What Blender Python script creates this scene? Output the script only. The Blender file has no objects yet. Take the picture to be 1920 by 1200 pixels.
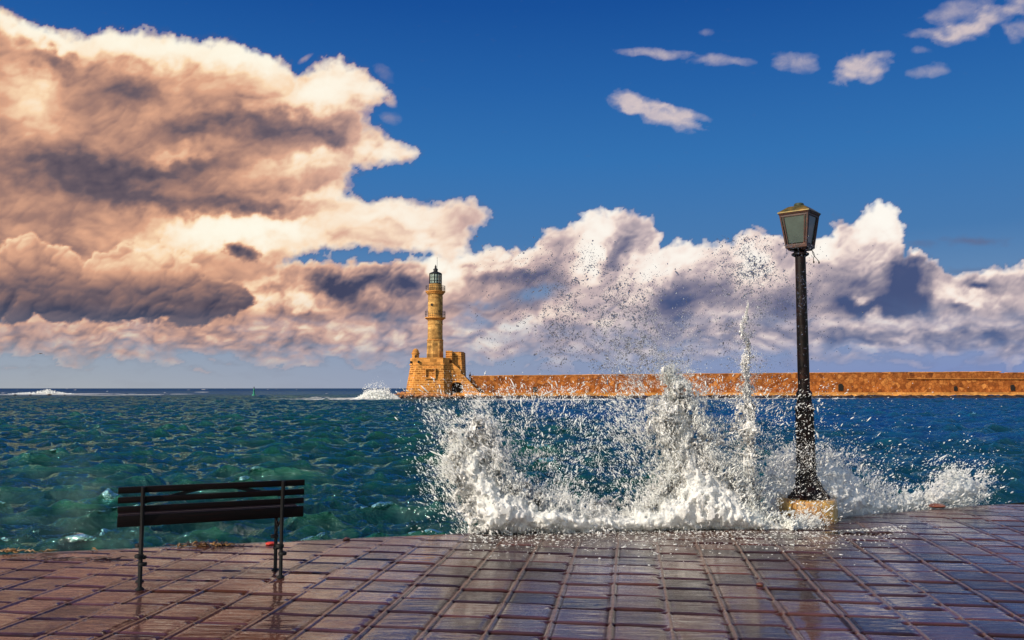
import bpy, bmesh, math, random
import numpy as np
from mathutils import Vector, Matrix, noise as mnoise

random.seed(11)
scn = bpy.context.scene
R = math.radians
# ---------------------------------------------------------------- camera
EYE = 1.6
PITCH = math.atan(128 / 1600)
cam_d = bpy.data.cameras.new('camera'); cam = bpy.data.objects.new('camera', cam_d)
scn.collection.objects.link(cam); scn.camera = cam
cam.location = (0, 0, EYE); cam.rotation_euler = (R(90) + PITCH, 0, 0)
cam_d.lens = 30; cam_d.sensor_width = 36; cam_d.clip_start = .05; cam_d.clip_end = 60000
# ---------------------------------------------------------------- light
SUN_TO = Vector((-.72, -.58, .56)).normalized()
SUN_EL = math.asin(SUN_TO.z); SUN_AZ = math.atan2(SUN_TO.x, SUN_TO.y)
sun_d = bpy.data.lights.new('sun', 'SUN'); sun = bpy.data.objects.new('sun', sun_d); scn.collection.objects.link(sun)
sun_d.energy = 5; sun_d.angle = R(.5); sun_d.color = (1, .87, .70)
sun.rotation_euler = (-SUN_TO).to_track_quat('-Z', 'Y').to_euler()
world = bpy.data.worlds.new('World'); scn.world = world; world.use_nodes = True
wn = world.node_tree.nodes; wl = world.node_tree.links
sky_n = wn.new('ShaderNodeTexSky'); sky_n.sky_type = 'NISHITA'; sky_n.sun_disc = False
sky_n.sun_elevation = SUN_EL; sky_n.sun_rotation = SUN_AZ
wl.new(sky_n.outputs[0], wn['Background'].inputs[0]); wn['Background'].inputs[1].default_value = .15
scn.view_settings.view_transform = 'Standard'; scn.view_settings.look = 'None'
scn.view_settings.exposure = 0; scn.view_settings.gamma = 1; scn.view_settings.use_curve_mapping = False
scn.render.engine = 'CYCLES'
scn.cycles.max_bounces = 8; scn.cycles.transparent_max_bounces = 8; scn.cycles.transmission_bounces = 6
scn.cycles.caustics_reflective = False; scn.cycles.caustics_refractive = False
scn.cycles.sample_clamp_indirect = 10; scn.cycles.diffuse_bounces = 6
scn.cycles.use_denoising = True

# ---------------------------------------------------------------- helpers
FWD = Vector((0, math.cos(PITCH), math.sin(PITCH))); UP = Vector((0, -math.sin(PITCH), math.cos(PITCH)))

def ray(px, py):
    return FWD + Vector((1, 0, 0)) * ((px - 960) / 1600) + UP * ((600 - py) / 1600)
def ground(px, py, z=0.):
    r = ray(px, py); t = (z - EYE) / r.z
    return Vector((r.x * t, r.y * t, z))
def at(px, py, Y):
    r = ray(px, py); t = Y / r.y
    return Vector((r.x * t, Y, EYE + r.z * t))

def link(o, parent=None):
    scn.collection.objects.link(o)
    if parent is not None: o.parent = parent
    return o
def np_mesh(name, verts, faces, mat=None, parent=None, smooth=True, attrs=None):
    """one mesh object from arrays; faces is an (n, 3) or (n, 4) array"""
    me = bpy.data.meshes.new(name)
    verts = np.ascontiguousarray(verts, np.float32); faces = np.ascontiguousarray(faces, np.int32)
    n, k = faces.shape
    me.vertices.add(len(verts)); me.vertices.foreach_set('co', verts.ravel())
    me.loops.add(n * k); me.loops.foreach_set('vertex_index', faces.ravel())
    me.polygons.add(n); me.polygons.foreach_set('loop_start', np.arange(0, n * k, k, dtype=np.int32))
    me.polygons.foreach_set('use_smooth', np.full(n, smooth))
    me.update(calc_edges=True)
    for an, av in (attrs or {}).items():
        a = me.attributes.new(an, 'FLOAT', 'POINT'); a.data.foreach_set('value', np.ascontiguousarray(av, np.float32).ravel())
    if mat: me.materials.append(mat)
    return link(bpy.data.objects.new(name, me), parent)

class MB:
    def __init__(s): s.v = []; s.f = []
    def add(s, vs, fs):
        o = len(s.v); s.v += [tuple(v) for v in vs]; s.f += [tuple(i + o for i in f) for f in fs]; return s
    def box(s, c, size, rz=0, bev=0):
        x, y, z = (q / 2 for q in size); m = Matrix.Rotation(rz, 3, 'Z'); c = Vector(c)
        if not bev:
            vs = [c + m @ Vector((a * x, b * y, d * z)) for a in (-1, 1) for b in (-1, 1) for d in (-1, 1)]
            return s.add(vs, [(0, 1, 3, 2), (4, 6, 7, 5), (0, 4, 5, 1), (2, 3, 7, 6), (0, 2, 6, 4), (1, 5, 7, 3)])
        bm = bmesh.new(); bmesh.ops.create_cube(bm, size=1)
        bmesh.ops.scale(bm, vec=size, verts=bm.verts); bmesh.ops.bevel(bm, geom=bm.edges[:], offset=bev, segments=2, affect='EDGES', profile=.6)
        bm.verts.index_update()
        r = s.add([c + m @ v.co for v in bm.verts], [[v.index for v in f.verts] for f in bm.faces]); bm.free(); return r
    def lathe(s, prof, c=(0, 0, 0), seg=24, rot=0, cap=True):
        n = len(prof); vs = []
        for r, z in prof:
            for k in range(seg):
                a = rot + 2 * math.pi * k / seg; vs.append((c[0] + r * math.cos(a), c[1] + r * math.sin(a), c[2] + z))
        fs = [(i * seg + k, i * seg + (k + 1) % seg, (i + 1) * seg + (k + 1) % seg, (i + 1) * seg + k) for i in range(n - 1) for k in range(seg)]
        if cap: fs += [tuple(range(seg))[::-1], tuple((n - 1) * seg + k for k in range(seg))]
        return s.add(vs, fs)
    def tube(s, pts, rad, seg=8):
        pts = [Vector(p) for p in pts]; n = len(pts); rr = rad if isinstance(rad, (list, tuple)) else [rad] * n; vs = []
        for i, p in enumerate(pts):
            t = (pts[min(i + 1, n - 1)] - pts[max(i - 1, 0)]).normalized()
            a = t.cross(Vector((0, 0, 1)) if abs(t.z) < .9 else Vector((1, 0, 0))).normalized(); b = t.cross(a)
            vs += [p + (a * math.cos(q) + b * math.sin(q)) * rr[i] for q in (2 * math.pi * k / seg for k in range(seg))]
        fs = [(i * seg + k, i * seg + (k + 1) % seg, (i + 1) * seg + (k + 1) % seg, (i + 1) * seg + k) for i in range(n - 1) for k in range(seg)]
        fs += [tuple(range(seg))[::-1], tuple((n - 1) * seg + k for k in range(seg))]
        return s.add(vs, fs)
    def prism(s, outline, y0, y1):
        """outline in x, z pushed through from y0 to y1"""
        n = len(outline)
        vs = [(x, y0, z) for x, z in outline] + [(x, y1, z) for x, z in outline]
        return s.add(vs, [tuple(range(n)), tuple(range(2 * n - 1, n - 1, -1))] + [(i, (i + 1) % n + 0, (i + 1) % n + n, i + n) for i in range(n)])
    def build(s, name, mat, parent=None, smooth=None, loc=None):
        me = bpy.data.meshes.new(name); me.from_pydata(s.v, [], s.f); me.validate(); me.update()
        bm = bmesh.new(); bm.from_mesh(me); bmesh.ops.recalc_face_normals(bm, faces=bm.faces[:])
        bm.to_mesh(me); bm.free()
        if mat: me.materials.append(mat)
        o = link(bpy.data.objects.new(name, me), parent)
        if smooth is not None:
            me.polygons.foreach_set('use_smooth', [True] * len(me.polygons))
            md = me
            try: me.set_sharp_from_angle(angle=R(smooth))
            except Exception: pass
        if loc is not None: o.location = loc
        return o

def tag(o, label=None, cat=None, group=None, kind=None):
    if label: o['label'] = label
    if cat: o['category'] = cat
    if group: o['group'] = group
    if kind: o['kind'] = kind
    return o
def empty(name, loc, rz=0):
    o = bpy.data.objects.new(name, None); scn.collection.objects.link(o)
    o.location = loc; o.rotation_euler = (0, 0, rz); o.empty_display_size = .1
    return o

# ---------------------------------------------------------------- materials
class Mat:
    def __init__(s, name):
        s.m = bpy.data.materials.new(name); s.m.use_nodes = True; s.t = s.m.node_tree; s.n = s.t.nodes
        s.b = s.n['Principled BSDF']; s.out = s.n['Material Output']
    def new(s, typ, **kw):
        n = s.n.new('ShaderNode' + typ)
        for k, v in kw.items(): setattr(n, k, v)
        return n
    def link(s, a, b): s.t.links.new(a, b)
    def set(s, **kw):
        for k, v in kw.items():
            i = s.b.inputs[k.replace('_', ' ')]
            if hasattr(v, 'default_value') or isinstance(v, bpy.types.NodeSocket): s.link(v, i)
            else: i.default_value = v if not isinstance(v, tuple) or len(v) != 3 or i.type != 'RGBA' else (*v, 1)
        return s
    def coord(s, scale=(1, 1, 1), rot=(0, 0, 0), out='Object'):
        tc = s.new('TexCoord'); mp = s.new('Mapping'); s.link(tc.outputs[out], mp.inputs[0])
        mp.inputs['Scale'].default_value = scale; mp.inputs['Rotation'].default_value = rot
        return mp.outputs[0]
    def noise(s, vec, scale, detail=5, rough=.55, dist=0):
        n = s.new('TexNoise'); s.link(vec, n.inputs['Vector'])
        n.inputs['Scale'].default_value = scale; n.inputs['Detail'].default_value = detail
        n.inputs['Roughness'].default_value = rough; n.inputs['Distortion'].default_value = dist
        return n.outputs[0]
    def ramp(s, fac, stops, interp='LINEAR'):
        r = s.new('ValToRGB'); s.link(fac, r.inputs[0]); e = r.color_ramp.elements; r.color_ramp.interpolation = interp
        while len(e) < len(stops): e.new(.5)
        for el, (p, c) in zip(e, stops):
            el.position = p; el.color = (*c, 1) if len(c) == 3 else c
        return r.outputs[0]
    def mix(s, fac, a, b, mode='MIX'):
        n = s.new('Mix', data_type='RGBA', blend_type=mode)
        for sock, v in ((n.inputs[0], fac), (n.inputs[6], a), (n.inputs[7], b)):
            if isinstance(v, bpy.types.NodeSocket): s.link(v, sock)
            else: sock.default_value = v if not isinstance(v, tuple) else ((*v, 1) if len(v) == 3 else v)
        return n.outputs[2]
    def math(s, op, a, b=0., c=0., clamp=False):
        n = s.new('Math', operation=op, use_clamp=clamp)
        for i, v in enumerate((a, b, c)):
            if isinstance(v, bpy.types.NodeSocket): s.link(v, n.inputs[i])
            else: n.inputs[i].default_value = v
        return n.outputs[0]
    def maprange(s, v, a, b, c=0., d=1.):
        n = s.new('MapRange'); s.link(v, n.inputs[0])
        for i, x in enumerate((a, b, c, d)): n.inputs[i + 1].default_value = x
        return n.outputs[0]
    def bump(s, h, strength=.5, dist=.01, normal=None):
        n = s.new('Bump'); s.link(h, n.inputs['Height']); n.inputs['Strength'].default_value = strength; n.inputs['Distance'].default_value = dist
        if normal is not None: s.link(normal, n.inputs['Normal'])
        return n.outputs[0]
    def attr(s, name):
        n = s.new('Attribute', attribute_name=name); return n.outputs['Fac']

def lin(r, g, b):
    f = lambda c: (c / 255 / 12.92) if c / 255 <= .04045 else ((c / 255 + .055) / 1.055) ** 2.4
    return (f(r), f(g), f(b))

def simple(name, col, rough=.5, metal=0, var=.3, scale=8, bump=.2, bdist=.004, coat=0):
    m = Mat(name); c = m.coord(); n = m.noise(c, scale, 6)
    lo = tuple(x * (1 - var) for x in col); hi = tuple(min(1, x * (1 + var)) for x in col)
    m.set(Base_Color=m.ramp(n, [(.3, lo), (.7, hi)]), Metallic=metal)
    n2 = m.noise(c, scale * 3.3, 5)
    m.set(Roughness=m.maprange(n2, .3, .7, max(.03, rough - .12), min(1, rough + .12)), Normal=m.bump(n2, bump, bdist))
    if coat: m.set(Coat_Weight=coat, Coat_Roughness=.08)
    return m.m
# ---- noise ---------------------------------------------------------------
_rs = np.random.RandomState(7)
_P = _rs.permutation(4096).astype(np.int32)
_G = _rs.rand(4096).astype(np.float32) * 6.2831853
_GX, _GY = np.cos(_G), np.sin(_G)

def perlin(x, y, seed=0):
    x = np.asarray(x, np.float32); y = np.asarray(y, np.float32)
    xi = np.floor(x).astype(np.int32); yi = np.floor(y).astype(np.int32)
    xf = x - xi; yf = y - yi
    def g(ix, iy, fx, fy):
        h = _P[(_P[(ix + seed * 57) & 4095] + iy) & 4095]
        return _GX[h] * fx + _GY[h] * fy
    u = xf * xf * xf * (xf * (xf * 6 - 15) + 10)
    v = yf * yf * yf * (yf * (yf * 6 - 15) + 10)
    a = g(xi, yi, xf, yf); b = g(xi + 1, yi, xf - 1, yf)
    c = g(xi, yi + 1, xf, yf - 1); d = g(xi + 1, yi + 1, xf - 1, yf - 1)
    return (a + (b - a) * u + ((c + (d - c) * u) - (a + (b - a) * u)) * v) * 1.5

def fbm(x, y, octs=6, seed=0, gain=.5, lac=2.03):
    s = 0; a = 1; n = 0
    for k in range(octs):
        s = s + a * perlin(x, y, seed + k * 13); n += a
        a *= gain; x = x * lac + 3.1; y = y * lac + 1.7
    return s / n

def billow(x, y, octs=6, seed=0, gain=.5):
    """rounded lobes with sharp creases between them, like the head of a cumulus: 0 in the creases, about 1 on the lobes"""
    s = 0; a = 1; n = 0
    for k in range(octs):
        s = s + a * np.abs(perlin(x, y, seed + k * 17)) ** .8; n += a
        a *= gain; x = x * 1.97 + 5.3; y = y * 1.97 + 2.9
    return np.clip(s / n * 2.1, 0, 1.6)

def sstep(a, b, x):
    t = np.clip((x - a) / (b - a), 0, 1)
    return t * t * (3 - 2 * t)

def poly_sd(u, v, pts):
    """signed distance to a closed outline, positive inside"""
    d = np.full(u.shape, 1e9, np.float32); ins = np.zeros(u.shape, bool)
    n = len(pts)
    for i in range(n):
        ax, ay = pts[i]; bx, by = pts[(i + 1) % n]
        ex, ey = bx - ax, by - ay
        t = np.clip(((u - ax) * ex + (v - ay) * ey) / (ex * ex + ey * ey), 0, 1)
        d = np.minimum(d, (u - ax - t * ex) ** 2 + (v - ay - t * ey) ** 2)
        c = ((ay > v) != (by > v)) & (u < ex * (v - ay) / (ey if ey else 1e-9) + ax)
        ins ^= c
    d = np.sqrt(d)
    return np.where(ins, d, -d)

def lumps(u, v, L):
    s = 0
    for (x, y, rx, ry, deg, amp) in L:
        c, q = math.cos(math.radians(deg)), math.sin(math.radians(deg))
        a = ((u - x) * c + (v - y) * q) / rx; b = (-(u - x) * q + (v - y) * c) / ry
        s = s + amp * np.exp(-(a * a + b * b))
    return s

# outlines of the cloud masses, given in directions (x, y are 1/1600 of a radian, as a 30 mm lens spreads them)
BIG = [(-1500, -260), (-500, -120), (0, 22), (60, 48), (130, 66), (220, 66), (285, 58), (330, 74), (420, 74), (450, 92), (500, 106), (545, 118),
       (560, 138), (590, 122), (640, 116), (690, 128), (700, 150), (716, 176), (700, 200), (684, 216), (690, 236), (740, 262), (782, 284), (770, 306), (715, 306),
       (672, 322), (650, 340), (648, 366), (690, 382), (750, 370), (800, 382), (860, 378), (890, 372), (912, 392), (906, 420), (882, 440), (872, 470), (840, 488),
       (790, 468), (740, 474), (690, 470), (600, 470), (540, 486), (520, 520), (400, 560), (200, 600), (0, 600), (-1500, 600)]
LOW = [(-2500, 610), (0, 598), (300, 590), (520, 500), (560, 494), (620, 492), (690, 500), (740, 488), (800, 490), (822, 478), (850, 484), (872, 478), (905, 466), (930, 470),
       (960, 470), (1010, 474), (1022, 440), (1050, 424), (1080, 428), (1100, 402), (1130, 394), (1190, 396), (1220, 410), (1236, 436), (1240, 462), (1262, 454), (1290, 462),
       (1320, 464), (1370, 462), (1392, 440), (1420, 428), (1455, 440), (1480, 450), (1520, 446), (1560, 440), (1562, 412), (1578, 408), (1600, 420), (1620, 396), (1650, 384),
       (1685, 394), (1692, 424), (1686, 452), (1700, 480), (1708, 470), (1724, 472), (1740, 492), (1756, 488), (1764, 506), (1800, 512), (1840, 508), (1880, 496), (1910, 500),
       (1960, 490), (2300, 440), (3200, 470), (4500, 480), (4500, 800), (-2500, 800)]
DARKC = [(-900, 470), (0, 470), (60, 440), (110, 470), (150, 492), (200, 470), (235, 455), (262, 468), (300, 452), (330, 470), (345, 490), (372, 508), (400, 520), (440, 540), (478, 556),
         (470, 572), (430, 585), (400, 596), (300, 605), (150, 596), (0, 598), (-900, 610)]
WISPS = [  # x, y, half length, half height, tilt, strength
    (1235, 98, 75, 11, 4, .55), (1350, 112, 75, 12, 3, .40), (1490, 118, 48, 22, 4, .40), (1612, 126, 62, 30, -12, .85), (1740, 134, 38, 15, -5, .34), (1730, 97, 22, 8, 0, .25),
    (1322, 60, 16, 7, 0, .22), (1190, 196, 58, 22, 12, .8), (1240, 216, 80, 22, 17, .85), (1285, 214, 50, 10, 12, .6), (1780, 60, 80, 16, -3, .45), (1850, 36, 110, 22, -24, .7),
    (1800, 18, 70, 26, -18, .35), (1900, 70, 26, 12, 30, .3), (2050, 30, 160, 40, -10, .5), (728, 188, 18, 14, 50, .8), (730, 220, 24, 12, 20, .18), (720, 140, 26, 14, 40, .15), (572, 108, 18, 6, -35, .3)]

LIGHT = [  # light and shade in the masses: x, y, radii, tilt, amount
    (330, 92, 190, 28, 6, .60), (60, 60, 90, 14, 22, .45), (640, 150, 60, 40, -20, .32), (560, 180, 90, 34, -10, .36), (480, 105, 70, 24, 12, .3), (660, 190, 50, 24, -20, .2),
    (60, 110, 60, 26, 10, -.10), (105, 118, 45, 22, 20, -.30), (30, 180, 60, 40, 0, .12), (250, 175, 70, 30, 10, -.28), (180, 205, 90, 50, 0, -.10), (530, 230, 95, 36, 3, -.42), (630, 265, 45, 20, 15, -.30),
    (640, 160, 30, 20, 0, .1), (720, 284, 60, 20, 12, .30), (600, 300, 120, 18, -4, .22), (360, 240, 110, 30, -8, -.30), (160, 320, 230, 42, 2, -.46), (420, 300, 120, 26, -6, -.22),
    (330, 290, 60, 12, -20, .18), (510, 345, 60, 14, 0, -.1), (600, 365, 90, 14, -6, .25), (470, 392, 110, 18, 8, -.36), (300, 385, 160, 18, 10, -.26), (60, 400, 130, 30, 0, -.20),
    (400, 438, 110, 22, -6, .62), (490, 432, 80, 22, -8, .6), (265, 470, 20, 16, 60, .4), (560, 440, 130, 40, -4, .26), (720, 400, 120, 22, 0, .22), (860, 410, 46, 30, -20, .10), (800, 450, 70, 16, 12, .22),
    (740, 425, 60, 12, 10, -.12), (900, 395, 22, 24, 0, -.08), (60, 470, 90, 40, 0, -.22), (500, 500, 60, 30, 0, -.06)]
LIGHT_LOW = [
    (560, 565, 60, 22, 6, .30), (560, 590, 90, 12, 4, -.2), (490, 580, 30, 26, 10, .2), (630, 540, 46, 20, 30, -.44), (690, 535, 40, 16, 0, -.40), (760, 530, 40, 24, 20, -.36), (720, 590, 40, 14, 10, -.24),
    (700, 555, 60, 14, 0, .18), (830, 505, 30, 34, -30, .75), (560, 640, 70, 16, 0, -.2), (640, 640, 60, 20, 0, .12), (520, 625, 40, 20, 0, .10), (880, 490, 50, 18, 0, .3), (960, 490, 60, 22, 0, .25), (940, 520, 90, 14, 0, -.20),
    (1040, 450, 32, 22, 0, .1), (1140, 420, 60, 30, 10, .38), (1110, 480, 28, 50, 15, .50), (1160, 460, 24, 60, 28, -.35), (1230, 505, 60, 40, 5, .72), (1300, 480, 40, 22, 0, .42), (1262, 550, 46, 50, 0, -.50), (1190, 560, 60, 26, 0, .12),
    (1410, 505, 60, 40, 0, .46), (1420, 450, 40, 20, 0, .12), (1350, 540, 50, 22, 0, -.22), (1460, 570, 60, 30, 0, -.26), (1540, 470, 26, 34, 0, .55), (1650, 412, 46, 30, -20, .80), (1590, 440, 24, 34, 0, -.05), (1610, 470, 50, 30, 0, .18), (1668, 450, 20, 26, 0, .36), (1650, 490, 40, 16, 0, .2),
    (1700, 545, 36, 62, -24, -.50), (1650, 575, 70, 18, 0, -.48), (1720, 500, 40, 36, 0, -.30), (1600, 560, 40, 40, 0, -.24), (1620, 562, 22, 10, 10, .55), (1780, 555, 60, 22, 15, .34), (1830, 535, 50, 14, -10, -.12), (1840, 530, 24, 10, 10, -.36), (1795, 575, 28, 12, 20, -.45), (1838, 560, 50, 18, 0, .3),
    (1890, 510, 40, 10, 0, .3), (1720, 470, 14, 10, 0, .5), (1745, 490, 14, 9, 20, .5), (1700, 605, 130, 14, 0, .28), (1840, 635, 90, 16, 0, -.40), (1600, 640, 80, 14, 0, -.34), (1650, 652, 60, 8, 0, .26), (1880, 600, 60, 30, 0, -.08),
    (1010, 530, 60, 26, 0, -.2), (980, 570, 60, 14, 0, -.14), (1080, 580, 90, 26, 0, .14), (1180, 610, 80, 16, 0, .05), (930, 620, 50, 12, 0, .26), (1000, 600, 60, 16, -20, .26), (900, 650, 60, 10, 0, .2), (1320, 620, 130, 20, 0, -.10), (1360, 590, 70, 10, 10, .18)]

def cloud_fields(u, v):
    """cover, light, warmth of the clouds in the direction (u, v); light is how much sun reaches that side of the cloud"""
    wx = fbm(u / 120, v / 120, 4, 3) * 26; wy = fbm(u / 120 + 9, v / 120 + 4, 4, 5) * 22
    uu, vv = u + wx, v + wy
    kx = fbm(u / 34, v / 30, 4, 301) * 22; ky = fbm(u / 34, v / 30, 4, 302) * 19
    warm = sstep(1250, 350, u)
    def relief(h, k):
        gv, gu = np.gradient(h)
        su = np.maximum(np.abs(np.gradient(u, axis=1)), .4); sv = np.maximum(np.abs(np.gradient(v, axis=0)), .4)
        hx, hy = gu / su, gv / sv * np.sign(np.gradient(v, axis=0))
        return np.clip(k * (hx * .62 + hy * .78), -1, 1)
    # --- the low bank with its cumulus heads
    b = billow(uu / 105, vv / 82, 6, 21, .5); bs = billow(uu / 105, vv / 82, 4, 21, .40); bm = billow(uu / 46, vv / 36, 3, 22, .4); b2 = fbm(uu / 60, vv / 26, 5, 33)
    near = sstep(700, 470, v)
    d = poly_sd(u + wx * .5, v + wy * .5, LOW)
    d1 = d + (b - .45) * 17 * near + fbm(u / 16, v / 16, 4, 8) * 9
    c = sstep(-5, 10, d1)
    c = c * (1 - sstep(636, 704, v + 40 * fbm(uu / 60, vv / 22, 5, 62)) * .93)
    thin = sstep(540, 660, v) * .50 * sstep(-.25, .5, -fbm(uu / 150, vv / 34, 5, 61))
    hole = lumps(u, v, [(1010, 550, 55, 18, -10, .75), (890, 600, 46, 26, 0, .75), (700, 486, 110, 5, 2, .5), (900, 570, 30, 10, 0, .4), (1640, 660, 160, 16, 0, .3)])
    c = np.clip(c - thin - np.clip(hole, 0, .9) * sstep(-.5, .4, fbm(uu / 40, vv / 25, 4, 71) + hole - .4), 0, 1)
    h = np.clip(d + (bs - .45) * 17, 0, 60) ** .7 * 1.3 + bs * 19 + bm * 8
    lt = .44 + relief(h, .30) * (.18 + .10 * near) + lumps(u + wx * .6 + kx, v + wy * .6 + ky, LIGHT_LOW) * (.75 + .7 * b) + (b - .5) * .20 + b2 * .16 + sstep(560, 640, v) * sstep(715, 660, v) * (billow(uu / 60, vv / 24, 4, 63, .42) - .5) * .34
    lt += sstep(24, 4, d1) * .20 * near
    cover, light = c, lt
    # --- the big cloud on the left
    d = poly_sd(u + wx * .45, v + wy * .45, BIG)
    bb = billow(uu / 190 + 4, vv / 120, 6, 41, .5); bs = billow(uu / 190 + 4, vv / 120, 4, 41, .42); bm = billow(uu / 74, vv / 50, 4, 45, .42); st = fbm(uu / 170 + (vv / 300), vv / 50, 5, 51, .48)
    d1 = d + (bb - .45) * 16 + fbm(u / 14, v / 14, 4, 18) * 9 + fbm(u / 46, v / 46, 3, 19) * 14
    c = sstep(-10, 17, d1)
    h = np.clip(d + (bs - .45) * 16, 0, 80) ** .7 * 1.1 + bs * 30 + bm * 8
    lt = .55 + relief(h, .24) * .16 + lumps(u + wx + kx * 1.3, v + wy * .8 + ky * 1.2, LIGHT) * (.74 + .5 * bb) + (bs - .5) * .22 + (bm - .5) * .08 + st * .16 + fbm(uu / 44, vv / 36, 4, 77) * .07
    lt += sstep(26, 5, d1) * .16
    light = light + (lt - light) * c; cover = cover + (1 - cover) * c
    # --- the dark-bottomed one in front of it
    d = poly_sd(u + wx * .4, v + wy * .6, DARKC)
    b = billow(uu / 80 + 2, vv / 60, 6, 91); bs = billow(uu / 80 + 2, vv / 60, 3, 91, .4)
    d1 = d + (b - .4) * 20 + fbm(u / 18, v / 14, 4, 28) * 7
    c = sstep(-3, 8, d1)
    lt = .60 - sstep(470, 590, v) * .52 + relief(np.clip(d + (bs - .4) * 20, 0, 50) ** .7 + bs * 14, .45) * .17 + (b - .5) * .14 + sstep(14, 2, d1) * .16 * sstep(560, 480, v)
    lt += lumps(u, v, [(300, 480, 50, 30, 0, .15), (60, 500, 80, 50, 0, -.16), (330, 575, 60, 8, 6, .12), (180, 505, 60, 20, 0, .08)])
    light = light + (lt - light) * c; cover = cover + (1 - cover) * c
    # --- a small dark rag, a grey one on the right, and the thin white ones
    c = np.clip(lumps(u + wx * .5, v + wy * .4, [(455, 472, 36, 13, 14, 1.3)]) + fbm(u / 18, v / 12, 4, 23) * .5 - .35, 0, 1) ** .7
    light = light + (.03 - light) * c; cover = np.maximum(cover, c)
    c = np.clip(lumps(u, v, [(1830, 452, 62, 8, 2, .6), (1730, 458, 30, 8, 0, .4), (1830, 508, 70, 8, -4, .5)]) + fbm(u / 26, v / 9, 4, 24) * .25 - .1, 0, .6)
    light = np.where(cover < .2, .12, light); cover = np.maximum(cover, c)
    w = 0
    for (x, y, rx, ry, deg, amp) in WISPS:
        a = lumps(u + wx * .35, v + wy * .35, [(x, y, rx, ry, deg, 1)])
        w = w + np.clip(a * 1.35 + fbm(uu / 44, vv / 22, 5, 29, .5) * .8 * sstep(.03, .4, a) - .42, 0, 1) * amp
    w = np.clip(w, 0, .78)
    light = light + (.70 - light) * w / np.maximum(w + cover, 1e-3); cover = np.maximum(cover, w)
    # higher clouds outside the picture so that the sky does not stop at its frame
    hi = sstep(-60, -420, v) + sstep(2100, 2700, u) * sstep(300, -100, v)
    cc = sstep(.02, .4, fbm(u / 600, v / 260, 6, 99)) * np.clip(hi, 0, 1) * .8
    light = light + (.55 - light) * cc * (cover < .5); cover = np.maximum(cover, cc)
    light = np.where(light > .76, .76 + .24 * (1 - np.exp(-(light - .76) / .24)), light)
    return np.clip(cover, 0, 1), np.clip(light, 0, 1), warm
# ---------------------------------------------------------------- sky
def build_sky():
    az = np.concatenate([np.arange(-80, -33, .5), np.arange(-33, 33.01, .085), np.arange(33.5, 80.1, .5)])
    el = np.concatenate([np.arange(-1.2, -.1, .3), np.arange(0, 25.6, .085), np.arange(26, 66.1, .5)])
    A, E = np.meshgrid(np.radians(az), np.radians(el))
    dx = np.sin(A) * np.cos(E); dy = np.cos(A) * np.cos(E); dz = np.sin(E)
    c, s = math.cos(PITCH), math.sin(PITCH)
    dep = np.maximum(dy * c + dz * s, .05)
    u = (960 + 1600 * dx / dep).astype(np.float32); v = (600 - 1600 * (-dy * s + dz * c) / dep).astype(np.float32)
    cov, lit, warm = cloud_fields(u, v)
    Rd = 24000.
    V = np.stack([dx * Rd, dy * Rd, dz * Rd], -1).reshape(-1, 3)
    h, w = A.shape; i = (np.arange(h - 1)[:, None] * w + np.arange(w - 1)[None]).ravel()
    F = np.stack([i, i + w, i + w + 1, i + 1], -1)
    m = Mat('sky'); m.n.remove(m.b)
    geo = m.new('NewGeometry'); nrm = m.new('VectorMath', operation='NORMALIZE'); m.link(geo.outputs['Position'], nrm.inputs[0])
    sep = m.new('SeparateXYZ'); m.link(nrm.outputs[0], sep.inputs[0])
    air = m.ramp(sep.outputs[2], [(0, lin(164, 170, 178)), (.03, lin(152, 164, 180)), (.09, lin(110, 144, 182)), (.17, lin(72, 122, 176)), (.26, lin(52, 114, 178)), (.34, lin(38, 98, 168)), (.42, lin(24, 80, 154)), (.62, lin(20, 70, 146))])
    side = m.maprange(sep.outputs[0], -.45, .45)
    air = m.mix(m.math('MULTIPLY', m.maprange(sep.outputs[2], .12, .0), side), air, lin(120, 140, 192))
    pos = m.new('VectorMath', operation='SCALE'); m.link(nrm.outputs[0], pos.inputs[0]); pos.inputs['Scale'].default_value = 1
    fine = m.noise(pos.outputs[0], 60, 6, .6, .4)
    cover = m.math('ADD', m.attr('cover'), m.math('MULTIPLY', m.math('SUBTRACT', fine, .5), m.math('MULTIPLY', m.math('MULTIPLY', m.attr('cover'), m.math('SUBTRACT', 1., m.attr('cover'))), 3.)), clamp=True)
    light = m.math('ADD', m.attr('light'), m.math('MULTIPLY', m.math('SUBTRACT', fine, .5), .07), clamp=True)
    wa = m.ramp(light, [(0, lin(66, 66, 86)), (.2, lin(108, 94, 102)), (.4, lin(166, 128, 116)), (.6, lin(222, 168, 138)), (.78, lin(250, 216, 178)), (1, lin(255, 250, 232))])
    co = m.ramp(light, [(0, lin(70, 84, 124)), (.2, lin(112, 112, 138)), (.4, lin(150, 142, 156)), (.6, lin(200, 182, 184)), (.8, lin(243, 224, 214)), (1, lin(255, 251, 242))])
    cl = m.mix(m.attr('warm'), co, wa)
    # the far clouds fade into the air near the horizon
    cl = m.mix(m.maprange(sep.outputs[2], .09, .0, 0, .55), cl, air)
    em = m.new('Emission'); m.link(m.mix(cover, air, cl), em.inputs[0]); m.link(em.outputs[0], m.out.inputs[0])
    m.m.cycles.emission_sampling = 'NONE'
    o = np_mesh('sky', V, F, m.m, attrs={'cover': cov, 'light': lit, 'warm': warm + 0 * cov})
    tag(o, 'blue sky with a bank of cumulus and a great cloud on the left', kind='structure')
build_sky()
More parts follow.
